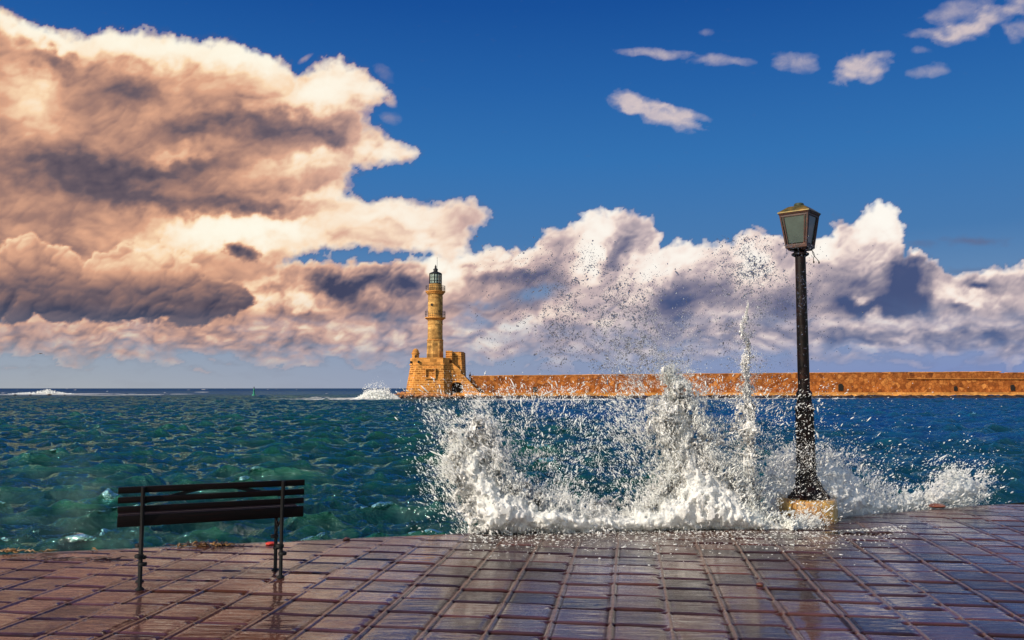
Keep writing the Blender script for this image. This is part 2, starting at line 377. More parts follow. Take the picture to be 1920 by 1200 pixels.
# ---------------------------------------------------------------- quay pavement
SEA = -.62
EDGE = [ground(-2600, 1150), ground(0, 1036), ground(905, 996), ground(1570, 967), ground(1920, 939)]
_d = (EDGE[4] - EDGE[3]).normalized(); EDGE = EDGE + [EDGE[4] + _d * 16]
_d = (EDGE[1] - EDGE[2]).normalized(); EDGE[0] = EDGE[1] + _d * 18
ROWD = math.atan2(223, 1600)
PV = np.array([math.cos(ROWD), -math.sin(ROWD)]); RV = np.array([math.sin(ROWD), math.cos(ROWD)])
def to_ab(x, y): return x * PV[0] + y * PV[1], x * RV[0] + y * RV[1]
def to_xy(a, b): return a * PV[0] + b * RV[0], a * PV[1] + b * RV[1]
_eab = np.array([to_ab(p.x, p.y) for p in EDGE])
def edge_b(a): return np.interp(a, _eab[:, 0], _eab[:, 1])

def build_pavement():
    g0 = ground(1142.9, 1197.7); a0 = to_ab(g0.x, g0.y)[0]; W = .404
    offs = np.array([-.024, -.014, -.004, .006, .016, .026, .040, .065, .11, .16, .21, .26, .31, .345])
    na = 64; aa = (a0 + (np.arange(-30, na - 30)[:, None]) * W + offs[None]).ravel()
    # rows of stones of uneven length; the height of every point is that of the stone it lies on
    bb = np.concatenate([np.arange(1.5, 4.2, .05), np.arange(4.2, 12.8, .0125)])
    rs = np.random.RandomState(5)
    A = np.repeat(aa[:, None], len(bb), 1); B = np.repeat(bb[None], len(aa), 0)
    cell = np.floor((A - a0 + .024) / W).astype(int); fa = (A - a0) - cell * W
    H = np.zeros_like(A); mort = np.zeros_like(A); tone = np.zeros_like(A); joint = np.zeros_like(A); tone2 = np.zeros_like(A)
    wob = fbm(A * .6, B * .6, 4, 401) * .012
    for ci in range(cell.min(), cell.max() + 1):
        j = np.where(cell[:, 0] == ci)[0]
        if not len(j): continue
        L = rs.uniform(.35, .43, 60); cuts = 1.2 + rs.uniform(0, .3) + np.concatenate([[0], np.cumsum(L)])
        b = B[j] + wob[j] + fa[j] * rs.uniform(-.03, .03)
        k = np.clip(np.searchsorted(cuts, b.ravel()).reshape(b.shape), 1, len(cuts) - 1)
        dn = b - cuts[k - 1]; up = cuts[k] - b
        dist = np.minimum(dn, up)
        off = rs.uniform(-.0045, .0045, 70)[k]; ta = rs.uniform(-.009, .009, 70)[k]; tb = rs.uniform(-.016, .016, 70)[k]
        H[j] = off + ta * (fa[j] - W / 2) + tb * (dn - .19)
        wj = rs.uniform(.014, .030, 70)[k]
        jt = 1 - sstep(wj * .4, wj * 1.3, dist); joint[j] = jt; tone[j] = rs.rand(70)[k]; tone2[j] = rs.rand(70)[k]
    H += fbm(A * 5, B * 11, 5, 402) * .0022 + np.abs(fbm(A * 3, B * 7, 4, 404)) * .002
    H -= joint * .020
    wid = .008 + .005 * fbm(A * 3, B * 1.2, 3, 405)
    mort = 1 - sstep(wid, wid + .007, np.abs(fa + fbm(A * 0 + cell * 7.3, B * 2.2, 3, 406) * .008))
    gap = (sstep(-.024, -.018, fa) if False else 0)
    side = np.exp(-((fa + W * (fa > W * .6) * -1 - .028) / .007) ** 2) + np.exp(-((fa + .023) / .005) ** 2) + np.exp(-((fa - W + .024) / .006) ** 2)
    have = sstep(-.30, .1, fbm(A * .5 + cell * 3.7, B * .8, 3, 407))
    mort = mort * (1 - .6 * have * 0)
    H = H * (1 - mort) + mort * (.0015 + fbm(A * 14, B * 14, 3, 408) * .002) - np.clip(side, 0, 1) * .007 * (.35 + .65 * have) * (1 - mort)
    # worn and silted towards the edge, with larger flags there
    E = edge_b(A); de = E - B
    worn = sstep(1.5, .35, de + fbm(A * 1.1, B * 1.1, 4, 409) * .6)
    H = H * (1 - worn * .62) - sstep(.18, 0, de) * .016
    mort = mort * (1 - worn * .85)
    over = B >= E
    B2 = np.where(over, E, B)
    X, Y = to_xy(A, B2)
    V = np.stack([X, Y, H], -1).reshape(-1, 3)
    n1, n2 = A.shape; i = (np.arange(n1 - 1)[:, None] * n2 + np.arange(n2 - 1)[None])
    keep = ~(over[:-1, :-1] & over[1:, :-1]); F = np.stack([i, i + n2, i + n2 + 1, i + 1], -1)[keep]
    F = F[:, ::-1] if False else F
    m = Mat('wet_stone')
    c = m.coord(rot=(0, 0, 0)); rc = m.coord(rot=(0, 0, ROWD), scale=(1, 2.6, 1))
    n = m.noise(rc, 3.2, 8, .62, .6); nf = m.noise(rc, 34, 6, .65); big = m.noise(c, .75, 4, .6, .5)
    t = m.math('ADD', m.math('MULTIPLY', n, .6), m.math('MULTIPLY', m.attr('tone'), .42))
    col = m.ramp(t, [(.25, (.010, .0026, .0013)), (.45, (.034, .0090, .0036)), (.62, (.075, .0215, .0085)), (.85, (.135, .044, .019))])
    col = m.mix(m.math('MULTIPLY', m.attr('tone2'), .22), col, (.10, .06, .075))
    col = m.mix(m.maprange(nf, .58, .75, 0, .5), col, (.03, .012, .01))
    mc = m.ramp(m.noise(c, 26, 5), [(.3, (.07, .034, .022)), (.7, (.21, .12, .085))])
    col = m.mix(m.attr('mortar'), col, mc)
    col = m.mix(m.math('MULTIPLY', m.attr('joint'), .95), col, (.008, .003, .003))
    # damp silt
    col = m.mix(m.maprange(m.noise(rc, 1.3, 6, .6), .55, .72, 0, .35), col, (.10, .05, .04))
    wet = m.maprange(big, .36, .60)
    h = m.math('ADD', m.math('MULTIPLY', n, .7), m.math('MULTIPLY', nf, .3))
    b1 = m.bump(h, .7, .012); b1 = m.bump(m.noise(rc, 9, 7, .6, 1.2), .5, .007, b1)
    b2 = m.bump(m.noise(m.coord(scale=(.55, 4.2, 1)), 4.5, 3, .5, .25), 1., .0040)
    m.set(Base_Color=col, Roughness=m.maprange(nf, .3, .75, .25, .55), Normal=b1, Coat_Weight=m.math('MULTIPLY', m.math('MULTIPLY', m.maprange(wet, 0, 1, .55, 1.), m.maprange(m.math('ADD', m.math('MULTIPLY', n, .7), m.math('MULTIPLY', m.attr('tone'), .3)), .34, .54, .66, 1.)), m.math('MULTIPLY', m.maprange(m.attr('mortar'), 0, 1, 1, .45), m.maprange(m.attr('joint'), .1, .8, 1, 0))), Coat_Roughness=m.maprange(wet, 0, 1, .07, .015), Coat_IOR=2.4, Specular_IOR_Level=.10, Coat_Normal=b2)
    o = np_mesh('pavement', V, F, m.m, attrs={'mortar': mort, 'joint': np.clip(joint + np.clip(side, 0, 1) * .8 * have * (1 - worn), 0, 1) * (1 - mort), 'tone': tone, 'tone2': tone2})
    tag(o, 'wet red-brown paving of square stones on the quay', kind='structure')
    # the rest of the quay behind the photographer, and the wall below the edge
    a1, a2 = aa[0], aa[-1]; q = [to_xy(a1, -25), to_xy(a2, -25), to_xy(a2, 1.5), to_xy(a1, 1.5)]
    MB().add([(x, y, 0) for x, y in q], [(0, 1, 2, 3)]).build('paved_ground', m.m)
    scn.collection.objects['paved_ground']['kind'] = 'structure'
    mw = simple('quay_stone', (.10, .06, .045), .5, var=.4, scale=2, bump=.6, bdist=.02, coat=.5)
    mb = MB(); col_a = [a for a in np.arange(a1, a2, .25)]
    top = [to_xy(a, float(edge_b(a))) for a in col_a]
    vs = []
    for k, (x, y) in enumerate(top):
        j = mnoise.noise(Vector((x * 2, y * 2, 3))) * .015
        vs += [(x, y - .004, -.016 - .004), (x, y + .02 + j, -.06), (x, y + .02 + j, -3)]
    fs = []
    for k in range(len(top) - 1):
        for r_ in range(2): fs.append((k * 3 + r_, k * 3 + 3 + r_, k * 3 + 4 + r_, k * 3 + 1 + r_))
    mb.add(vs, fs).build('quay_wall_face', mw)
    tag(scn.collection.objects['quay_wall_face'], kind='structure')
build_pavement()

# ---------------------------------------------------------------- sea
def build_sea():
    rr = [6.2]
    while rr[-1] < 26000:
        r = rr[-1]; px = r * r / (2.2 * 853)          # ground covered by one pixel of depth
        rr.append(r + max(.05, min(px * .6, .13 + r * .0020) if r < 260 else px * .5 if r < 2500 else px * .5))
    rr = np.array(rr); th = np.radians(np.concatenate([np.arange(-62, -34, .4), np.arange(-34, 34.01, .075), np.arange(34.4, 62.1, .4)]))
    T, Q = np.meshgrid(th, rr); X = (Q * np.sin(T)); Y = (Q * np.cos(T))
    X = X.astype(np.float64); Y = Y.astype(np.float64)
    Z = np.zeros_like(X); DX = np.zeros_like(X); DY = np.zeros_like(X); jac = np.zeros_like(X)
    rs = np.random.RandomState(3); N = 150
    step = np.maximum(np.gradient(rr), 0)[:, None] * np.ones_like(X)
    lam = np.exp(rs.uniform(math.log(.22), math.log(3.4), N)); lam[:4] = [6.4, 5.2, 4.6, 4.1]
    gx = 1 + .35 * fbm(X / 14, Y / 14, 3, 501); gy = fbm(X / 9 + 40, Y / 9, 3, 502)
    for k in range(N):
        L = lam[k]; K = 2 * math.pi / L
        d = R(-74) + rs.normal() * R(26)                # from the open sea on the left, rolling in
        kx, ky = K * math.cos(d), K * math.sin(d)
        a = .0118 * L ** .72 * (.5 + .9 * rs.rand()) * (1.2 if L < 1.6 else .95 if L < 3 else .48)
        a = min(a, .042)
        fade = sstep(L * .55, L * .22, step)             # leave out the waves that the grid cannot carry
        patch = gx if k % 2 else 1 + .5 * gy
        ph = kx * X + ky * Y + rs.rand() * 6.28
        ca, sa = np.cos(ph), np.sin(ph); w_ = a * fade * patch
        Z += w_ * ca; q = .74
        DX -= q * w_ * sa * math.cos(d); DY -= q * w_ * sa * math.sin(d); jac += q * w_ * K * ca
    Zn = Z / .12
    near = sstep(7, 12, Q)
    V = np.stack([X + DX, Y + DY, Z * (.55 + .45 * near) + SEA], -1).reshape(-1, 3)
    foam = sstep(1.25, 1.8, jac + fbm(X / .5, Y / .5, 4, 503) * .55) * sstep(.1, .5, fbm(X / 22, Y / 30, 3, 504) + .15) * sstep(30, 60, Q)
    # foam washing about where waves break: along the mole, at the reef, around the splash
    def streak(px, py, w, hgt, amp=1.):
        g = ground(px, py, SEA); k = g.y / 1600
        return amp * np.exp(-((X - g.x) / (w * k)) ** 2 - ((Y - g.y) / max(hgt * g.y * g.y / (2.2 * 1600), .4)) ** 2)
    st = streak(120, 739, 80, .9) + streak(30, 740, 26, .6) + streak(235, 740.4, 26, .5) + streak(300, 739.6, 24, .8) + streak(640, 749, 85, 1.1) + streak(690, 747, 40, 2)
    st += streak(180, 741, 60, .5, .5) + streak(395, 735, 12, .3, .8) + streak(600, 746, 30, .6, .6)
    for (px, py, w, hg) in [(900, 752, 34, .8), (950, 749, 44, .9), (1010, 751, 60, .8), (1110, 750, 70, .8), (1250, 750, 60, .8), (1360, 749, 70, .7), (1480, 748, 60, .6), (1570, 748, 30, .5)]:
        st += streak(px, py, w, hg, .9)
    st = np.clip(st * 1.6, 0, 1) * sstep(-.1, .35, st + fbm(X / 3, Y / 9, 5, 505) * .8)
    far = sstep(.46, .56, fbm(X / 10, Y / 26, 4, 506)) * sstep(90, 400, Q) * .9
    wash = 0
    for (px, py, rx, ry, am) in [(1100, 985, 1.7, .5, 1.), (1350, 975, 1.5, .5, 1.), (1650, 955, 1.4, .5, .9), (1300, 940, .9, 1.0, .5), (480, 992, .5, .14, .32), (150, 1000, .15, .07, .5)]:
        g = ground(px, py, SEA); wash = wash + am * np.exp(-((X - g.x) / rx) ** 2 - ((Y - g.y) / ry) ** 2)
    lace = 1 - np.abs(fbm(X * 2.2, Y * 2.2, 5, 507)) * 5
    st2 = np.clip(wash, 0, 1) * sstep(.15, .7, lace + wash * .8 - .45)
    foam = np.clip(foam * .8 + st + far + st2, 0, 1)
    n1, n2 = X.shape; i = (np.arange(n1 - 1)[:, None] * n2 + np.arange(n2 - 1)[None]).ravel()
    F = np.stack([i, i + 1, i + n2 + 1, i + n2], -1)
    m = Mat('sea_water')
    c = m.coord(); geo = m.new('NewGeometry'); sp = m.new('SeparateXYZ'); m.link(geo.outputs['Position'], sp.inputs[0])
    dist = m.new('VectorMath', operation='LENGTH'); m.link(geo.outputs['Position'], dist.inputs[0]); dist = dist.outputs['Value']
    # shallow green water by the quay on the left, deep blue further out and towards the mole
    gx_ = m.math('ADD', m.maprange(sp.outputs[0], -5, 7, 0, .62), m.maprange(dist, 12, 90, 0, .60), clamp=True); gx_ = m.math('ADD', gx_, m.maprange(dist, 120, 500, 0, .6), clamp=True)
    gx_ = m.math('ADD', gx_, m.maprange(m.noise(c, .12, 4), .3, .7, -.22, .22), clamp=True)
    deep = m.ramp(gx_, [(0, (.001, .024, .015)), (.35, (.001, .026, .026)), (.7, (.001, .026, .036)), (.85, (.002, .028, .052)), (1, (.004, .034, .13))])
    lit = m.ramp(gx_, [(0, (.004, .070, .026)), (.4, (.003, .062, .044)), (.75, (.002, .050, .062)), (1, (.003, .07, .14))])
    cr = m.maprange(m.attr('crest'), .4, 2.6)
    base = m.mix(cr, deep, lit)  # crests coloured brighter green, painting in light that passes through thin water
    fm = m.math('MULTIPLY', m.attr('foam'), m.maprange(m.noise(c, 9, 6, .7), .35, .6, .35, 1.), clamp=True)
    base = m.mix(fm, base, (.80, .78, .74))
    sc = m.coord(scale=(.6, 1.35, 1), rot=(0, 0, R(14)))
    r1 = m.noise(sc, 6.5, 7, .66, .6); r2 = m.noise(sc, 1.15, 6, .6, .6); r3 = m.noise(sc, .22, 7, .62, .5)
    r0 = m.noise(sc, 19, 4, .6, .5); b0 = m.new('Bump'); m.link(r0, b0.inputs['Height']); b0.inputs['Distance'].default_value = .020; m.link(m.maprange(dist, 9, 45, .9, 0), b0.inputs['Strength'])
    b = m.bump(r1, .95, .048, b0.outputs[0]); b = m.bump(r2, 1., .22, b)
    b3 = m.new('Bump'); m.link(r3, b3.inputs['Height']); b3.inputs['Distance'].default_value = 1.3
    m.link(m.maprange(dist, 20, 120, .15, 1.), b3.inputs['Strength']); m.link(b, b3.inputs['Normal'])
    m.n.remove(m.b); nrm = b3.outputs[0]
    df = m.new('BsdfDiffuse'); m.link(base, df.inputs[0]); m.link(nrm, df.inputs['Normal'])
    gl = m.new('BsdfGlossy'); gl.inputs[0].default_value = (.60, .98, .96, 1); m.link(nrm, gl.inputs['Normal']); m.link(m.maprange(dist, 10, 400, .035, .22), gl.inputs['Roughness'])
    fr = m.new('Fresnel'); fr.inputs[0].default_value = 1.7; m.link(nrm, fr.inputs['Normal'])
    fac = m.math('MULTIPLY', m.math('MINIMUM', fr.outputs[0], m.math('MULTIPLY', m.maprange(dist, 25, 300, .90, .30), m.maprange(dist, 250, 900, 1., .35))), m.math('SUBTRACT', 1., fm))
    mx = m.new('MixShader'); m.link(fac, mx.inputs[0]); m.link(df.outputs[0], mx.inputs[1]); m.link(gl.outputs[0], mx.inputs[2]); m.link(mx.outputs[0], m.out.inputs[0])
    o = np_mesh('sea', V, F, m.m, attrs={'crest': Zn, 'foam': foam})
    tag(o, 'choppy green and blue sea', kind='structure')
build_sea()
# ---------------------------------------------------------------- lighthouse
def masonry(name, lo, mid, hi, bw, bh, mortar=(.50, .30, .13), rubble=False, coordscale=(1, 1, 1), stain=.5, msz=.06):
    m = Mat(name); c = m.coord(coordscale)
    tc = m.new('TexCoord'); sp = m.new('SeparateXYZ'); m.link(tc.outputs['Object'], sp.inputs[0])
    cb = m.new('CombineXYZ'); m.link(m.math('ADD', sp.outputs[0], m.math('MULTIPLY', sp.outputs[1], .9)), cb.inputs[0]); m.link(sp.outputs[2], cb.inputs[1])
    n = m.noise(c, .55, 7, .65); n2 = m.noise(c, 2.6, 6, .7)
    base = m.ramp(m.math('ADD', m.math('MULTIPLY', n, .5), m.math('MULTIPLY', n2, .5)), [(.34, lo), (.5, mid), (.66, hi)])
    if rubble:
        v = m.new('TexVoronoi'); m.link(c, v.inputs['Vector']); v.inputs['Scale'].default_value = 1 / bw
        v2 = m.new('TexVoronoi', feature='DISTANCE_TO_EDGE'); m.link(c, v2.inputs['Vector']); v2.inputs['Scale'].default_value = 1 / bw
        sc = m.new('SeparateColor'); m.link(v.outputs['Color'], sc.inputs[0])
        base = m.mix(m.maprange(sc.outputs[0], 0, 1, 0, .85), base, m.ramp(sc.outputs[1], [(0, lo), (.5, mid), (1, hi)]))
        j = m.maprange(v2.outputs['Distance'], .02, .10, 1, 0)
        base = m.mix(m.math('MULTIPLY', j, .75), base, mortar); h = v2.outputs['Distance']
    else:
        b = m.new('TexBrick'); m.link(cb.outputs[0], b.inputs['Vector']); b.inputs['Scale'].default_value = 1
        b.inputs['Brick Width'].default_value = bw; b.inputs['Row Height'].default_value = bh; b.inputs['Mortar Size'].default_value = msz
        b.inputs['Color1'].default_value = (.55, .55, .55, 1); b.inputs['Color2'].default_value = (1.35, 1.35, 1.35, 1); b.inputs['Mortar'].default_value = (1, 1, 1, 1)
        base = m.mix(1., base, b.outputs['Color'], 'MULTIPLY'); base = m.mix(m.math('MULTIPLY', b.outputs['Fac'], .8), base, mortar); h = b.outputs['Fac']
    st = m.noise(m.coord((1, 1, .35)), .35, 6, .7)
    base = m.mix(m.maprange(st, .52, .70, 0, stain), base, tuple(x * .28 for x in lo))
    m.set(Base_Color=base, Roughness=.9, Normal=m.bump(n2, .7, .08), Specular_IOR_Level=.2)
    return m.m
M_BASE = masonry('lighthouse_base_stone', (.15, .048, .010), (.38, .145, .028), (.62, .28, .065), 1.05, .46, (.70, .36, .10), stain=.7)
M_TRIM = masonry('lighthouse_trim_stone', (.40, .16, .035), (.60, .27, .065), (.74, .38, .11), 1.4, .7, (.45, .20, .05), stain=.25)
M_TOWER = masonry('tower_stone', (.24, .12, .034), (.45, .25, .075), (.62, .39, .14), 1.3, .6, (.32, .17, .05), stain=.7, msz=.03)
M_WALL = masonry('mole_stone', (.075, .020, .006), (.34, .105, .020), (.64, .27, .065), .95, .4, (.20, .06, .012), rubble=True, stain=.45)
M_LEDGE = masonry('ledge_stone', (.36, .14, .03), (.58, .25, .055), (.74, .38, .11), 2.2, .9, (.40, .18, .05), stain=.2)
M_WEED = simple('weedy_wet_rock', (.022, .012, .008), .5, var=.6, scale=1.5, bump=.8, bdist=.1, coat=.3)
M_IRON = simple('dark_iron', (.012, .013, .014), .5, .3, scale=6)
M_DARK = simple('dark_opening', (.006, .005, .004), .9)  # near-black colour put in for the shade inside arch, holes and niches

LY = 180.
def L(px, py, Y=LY): return at(px, py, Y)
def build_lighthouse():
    # the stone base: a battered bastion with a parapet, a turret, a stair block, an arch and a stair
    base = L(806, 736); root = empty('lighthouse', (base.x, base.y, SEA))
    tag(root, 'tall tan stone lighthouse with two balconies, on an orange stone bastion', 'lighthouse')
    inv = Vector((base.x, base.y, SEA))
    def P(px, py, Y=LY): return L(px, py, Y) - inv
    def rel(o): return o
    def wallprism(name, mat, bottom, top, parent=root):
        """walls between a bottom and a top outline (same number of corners)"""
        n = len(bottom); mb = MB(); mb.add(list(bottom) + list(top), [(i, (i + 1) % n, (i + 1) % n + n, i + n) for i in range(n)] + [tuple(range(n, 2 * n)), tuple(range(n))[::-1]])
        return mb.build(name, mat, parent)
    zb = P(800, 742).z; zc = P(800, 684).z; zt = P(800, 670.5).z
    def plan(xl, xr, z, y0, out=0):
        l = P(xl, 700).x; r = P(xr, 700).x
        return [Vector((l - out, y0 + 3.2, z)), Vector((l + 1.6 - out * .5, y0 - out, z)), Vector((r - .9, y0 - out, z)), Vector((r + .3 + out, y0 + 1.2, z)), Vector((r + .3 + out, y0 + 9, z)), Vector((l - out, y0 + 9, z))]
    body = wallprism('bastion', M_BASE, plan(757.5, 842, zb, -1.0), plan(766, 839.5, zc, 0))
    wallprism('cornice', M_TRIM, plan(765, 840, zc, 0, .12), plan(765, 840, zc + .22, 0, .12), root)
    pa = wallprism('parapet', M_TRIM, plan(765.5, 838.5, zc + .22, .02), plan(765.5, 838.5, zt, .02), root)
    # gun holes and the walled-up window
    mb = MB()
    for x, y in ((770, 679), (785, 678.5)):
        p = P(x, y); MB().box((p.x, .75 if x < 775 else -.0, p.z), (.38, 1.1, .5), bev=.08).build('gun_hole', M_DARK, pa)
    w0, w1 = P(799.5, 708), P(815.5, 692.5)
    fr = MB()
    for (xa, za, xb, zb_) in ((w0.x - .22, w0.z - .22, w1.x + .22, w0.z), (w0.x - .22, w1.z, w1.x + .22, w1.z + .22), (w0.x - .22, w0.z, w0.x, w1.z), (w1.x, w0.z, w1.x + .22, w1.z)):
        fr.box(((xa + xb) / 2, -.50, (za + zb_) / 2), (xb - xa, .6, zb_ - za))
    wn_ = fr.build('walled_up_window', M_TRIM, root)
    MB().box(((w0.x + w1.x) / 2, -.25, (w0.z + w1.z) / 2), (w1.x - w0.x + .2, .2, w1.z - w0.z + .2)).build('infill', M_BASE, wn_)
    # sentry turret with its dome
    c = P(778, 690); r = .115 * 6.6; zc0 = zc - .9
    prof = [(.18, zc0), (r * .75, zc0 + .7), (r, zc0 + 1.1), (r, P(778, 663.5).z), (r + .14, P(778, 663.2).z), (r + .14, P(778, 661.5).z), (r * .98, P(778, 661.3).z)]
    zt0 = P(778, 661.3).z; hd = P(778, 653).z - zt0
    tur = MB().lathe(prof, (c.x, .95, 0), 20).build('turret', M_TRIM, root, 35)
    MB().lathe([(r * .98 * math.cos(a), zt0 + hd * math.sin(a)) for a in np.linspace(0, 1.5, 9)], (c.x, .95, 0), 20).build('dome', M_TRIM, tur, 50)
    mb = MB()
    for ang in (-.3,): mb.box((c.x + .1, .95 - r, P(778, 668).z), (.28, .3, .5))
    mb.build('loophole', M_DARK, tur)
    # stair block on the right
    zS = P(850, 658.3).z; x0, x1 = P(844, 700).x, P(867, 700).x; x1b = P(869.5, 740).x
    blk = MB().add([(x0, 3.0, zb), (x1b - .2, 3.0, zb), (x1b + .1, 4.5, zb), (x1b, 11, zb), (x0, 11, zb), (x0, 3.0, zS), (x1 - .5, 3.0, zS), (x1, 4.5, zS), (x1, 11, zS), (x0, 11, zS)],
                   [(0, 1, 6, 5), (1, 2, 7, 6), (2, 3, 8, 7), (3, 4, 9, 8), (4, 0, 5, 9), (5, 6, 7, 8, 9), (4, 3, 2, 1, 0)]).build('stair_block', M_BASE, root)
    xa, xb = P(835.5, 700).x, P(843, 700).x
    MB().box(((xa + xb) / 2 - .2, 3.6, (zt + P(840, 656.5).z) / 2), (.85, 2.2, P(840, 656.5).z - zt)).box((xb + .05, 3.2, (zt + P(840, 657).z) / 2 - .4), (.6, 2.4, P(840, 657).z - zt + .8)).build('gate_pier', M_BASE, root)
    # sloping stair parapet, light stone
    y0 = 1.6
    s = [P(842, 681), P(847, 680), P(863, 693.5), P(863.5, 701), P(859, 700), P(842, 690)]
    MB().prism([(p.x, p.z) for p in s], y0, y0 + .5).build('stair_parapet', M_TRIM, root)
    s = [P(841, 688), P(860, 701), P(869, 703), P(873, 708), P(900, 737), P(841, 741)]
    # wall with the arched opening, and the stair coming down it
    arc = [P(868, 737), P(868, 722)] ; ax0, ax1 = P(845.5, 730).x, P(867, 730).x; zs_, za_ = P(850, 722).z, P(850, 716.5).z
    op = [(ax1, zb)] + [(ax0 + (ax1 - ax0) * (1 + math.cos(t)) / 2, zs_ + (za_ - zs_) * math.sin(t)) for t in np.linspace(0, math.pi, 11)] + [(ax0, zb)]
    outl = [(P(840, 700).x, zb), (P(840, 700).x, P(840, 690).z), (P(858, 700).x, P(858, 699).z), (P(869, 700).x, P(869, 703).z), (P(874, 700).x, P(874, 709).z), (P(899, 700).x, P(899, 736.5).z), (P(899, 700).x, zb)]
    full = outl + op
    mb = MB(); n = len(full); vs = [(x, 1.2, z) for x, z in full] + [(x, 3.6, z) for x, z in full]
    mb.add(vs, [tuple(range(n)), tuple(range(2 * n - 1, n - 1, -1))] + [(i, (i + 1) % n, (i + 1) % n + n, i + n) for i in range(n)])
    sw = mb.build('stair_wall', M_BASE, root)
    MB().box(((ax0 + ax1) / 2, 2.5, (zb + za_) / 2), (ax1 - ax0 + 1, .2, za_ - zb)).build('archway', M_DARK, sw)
    ar = MB(); pts = [(ax0 + (ax1 - ax0) * (1 + math.cos(t)) / 2 * 1.0, zs_ + (za_ - zs_) * math.sin(t)) for t in np.linspace(-.1, math.pi + .1, 13)]
    ar.tube([Vector((x, 1.18, z + .1)) for x, z in pts], .17, 6).build('arch_ring', M_TRIM, sw)
    st = MB(); q0, q1 = P(872, 707), P(901, 737); N = 16
    for k in range(N):
        t = k / N; st.box((q0.x + (q1.x - q0.x) * t, 5.0, (q0.z + (q1.z - q0.z) * t + zb) / 2), (abs(q1.x - q0.x) / N + .02, 2.6, q0.z + (q1.z - q0.z) * t - zb))
    st.build('stair', M_WALL, root)
    # ---- the tower, octagonal below and round above
    tc = P(815.6, 668, LY + 6); cx, cy = tc.x, 6.0; k = .1125 * 186 / 180
    def z(py): return P(816, py, LY + 6).z
    MB().lathe([(14.9 * k / math.cos(math.pi / 8) * 1.0, z(676)), (14.4 * k / math.cos(math.pi / 8), z(638.5))], (cx, cy, 0), 8, R(22.5 + 14)).build('octagonal_shaft', M_TOWER, root)
    MB().lathe([(14.4 * k, z(639)), (15.6 * k, z(638.6)), (15.6 * k, z(637)), (14.2 * k, z(636.6))], (cx, cy, 0), 28).build('string_course', M_TRIM, root, 30)
    MB().lathe([(14.1 * k, z(636.8)), (13.9 * k, z(609)), (14.5 * k, z(608.7)), (14.5 * k, z(607)), (14 * k, z(606.7)), (14 * k, z(601))], (cx, cy, 0), 28).build('middle_shaft', M_TOWER, root, 30)
    def balcony(zb_, r1, r0, rail_top, name):
        b = MB().lathe([(r0 * k, z(zb_)), ((r0 + 1.5) * k, z(zb_ - 1.5)), ((r1 - 1.3) * k, z(zb_ - 3.2)), (r1 * k, z(zb_ - 4)), (r1 * k, z(zb_ - 5.6)), (r0 * k, z(zb_ - 5.6))], (cx, cy, 0), 28).build(name, M_TRIM, root, 30)
        rl = MB(); zf = z(zb_ - 5.6); zr = z(rail_top)
        for q in range(28):
            a = 2 * math.pi * q / 28; x, y = cx + (r1 - .6) * k * math.cos(a), cy + (r1 - .6) * k * math.sin(a)
            rl.tube([(x, y, zf), (x, y, zr)], .03, 5)
        for zz in (zr, (zf + zr) / 2):
            rl.tube([(cx + (r1 - .6) * k * math.cos(2 * math.pi * q / 28), cy + (r1 - .6) * k * math.sin(2 * math.pi * q / 28), zz) for q in range(29)], .035, 5)
        rl.build('railing', M_IRON, b)
    balcony(601, 19.4, 14, 584.5, 'balcony')
    up = MB().lathe([(14.1 * k, z(595.5)), (13.9 * k, z(559.5)), (14.4 * k, z(559.2)), (14.4 * k, z(558)), (13.8 * k, z(557.6)), (13.8 * k, z(553)), (15.4 * k, z(552)), (15.8 * k, z(550)), (16.4 * k, z(549.4))], (cx, cy, 0), 28).build('upper_shaft', M_TOWER, root, 30)
    p = P(811, 572.5, LY + 6); th = math.atan2(-1, (p.x - cx) / (14 * k)); dx = p.x - cx; dy = -math.sqrt(max((13.9 * k) ** 2 - dx * dx, .01))
    mb = MB(); nrm = Vector((dx, dy, 0)).normalized(); o_ = Vector((cx + dx, cy + dy, p.z)); mb.tube([o_ - nrm * .3, o_ + nrm * .05], .30, 14)
    ph = mb.build('porthole', M_DARK, up)
    balcony(552, 18.8, 15.2, 536.5, 'balcony')
    MB().lathe([(12.5 * k, z(546.5)), (12.2 * k, z(533))], (cx, cy, 0), 24).build('lantern_drum', M_TOWER, root, 30)
    ln = MB().lathe([(11.7 * k, z(533.2)), (11.9 * k, z(532.5)), (11.9 * k, z(531.6)), (11.4 * k, z(531.4))], (cx, cy, 0), 24)
    ln.lathe([(11.4 * k, z(514.5)), (12.2 * k, z(514)), (12.2 * k, z(513)), (9 * k, z(511.2)), (4.6 * k, z(509.5)), (4.2 * k, z(509))], (cx, cy, 0), 24)
    for q in range(14):
        a = 2 * math.pi * q / 14 + .1; x, y = cx + 11.3 * k * math.cos(a), cy + 11.3 * k * math.sin(a); ln.tube([(x, y, z(532)), (x, y, z(514))], .085, 5)
    for zz in (527, 520.5): ln.tube([(cx + 11.3 * k * math.cos(2 * math.pi * q / 24), cy + 11.3 * k * math.sin(2 * math.pi * q / 24), z(zz)) for q in range(25)], .045, 4)
    lan = ln.build('lantern_room', M_IRON, root, 30)
    g = Mat('lantern_glass'); g.set(Base_Color=(.55, .70, .62), Roughness=.1, Transmission_Weight=.55, IOR=1.2)
    MB().lathe([(10.9 * k, z(532)), (10.9 * k, z(514))], (cx, cy, 0), 24).build('glazing', g.m, lan, 30)
    ob = Mat('lens'); ob.set(Base_Color=(.12, .2, .16), Roughness=.2)
    MB().lathe([(.2, z(532)), (3.5 * k, z(529)), (4.5 * k, z(523)), (3.5 * k, z(517)), (.2, z(515))], (cx, cy, 0), 16).build('lens', ob.m, lan, 60)
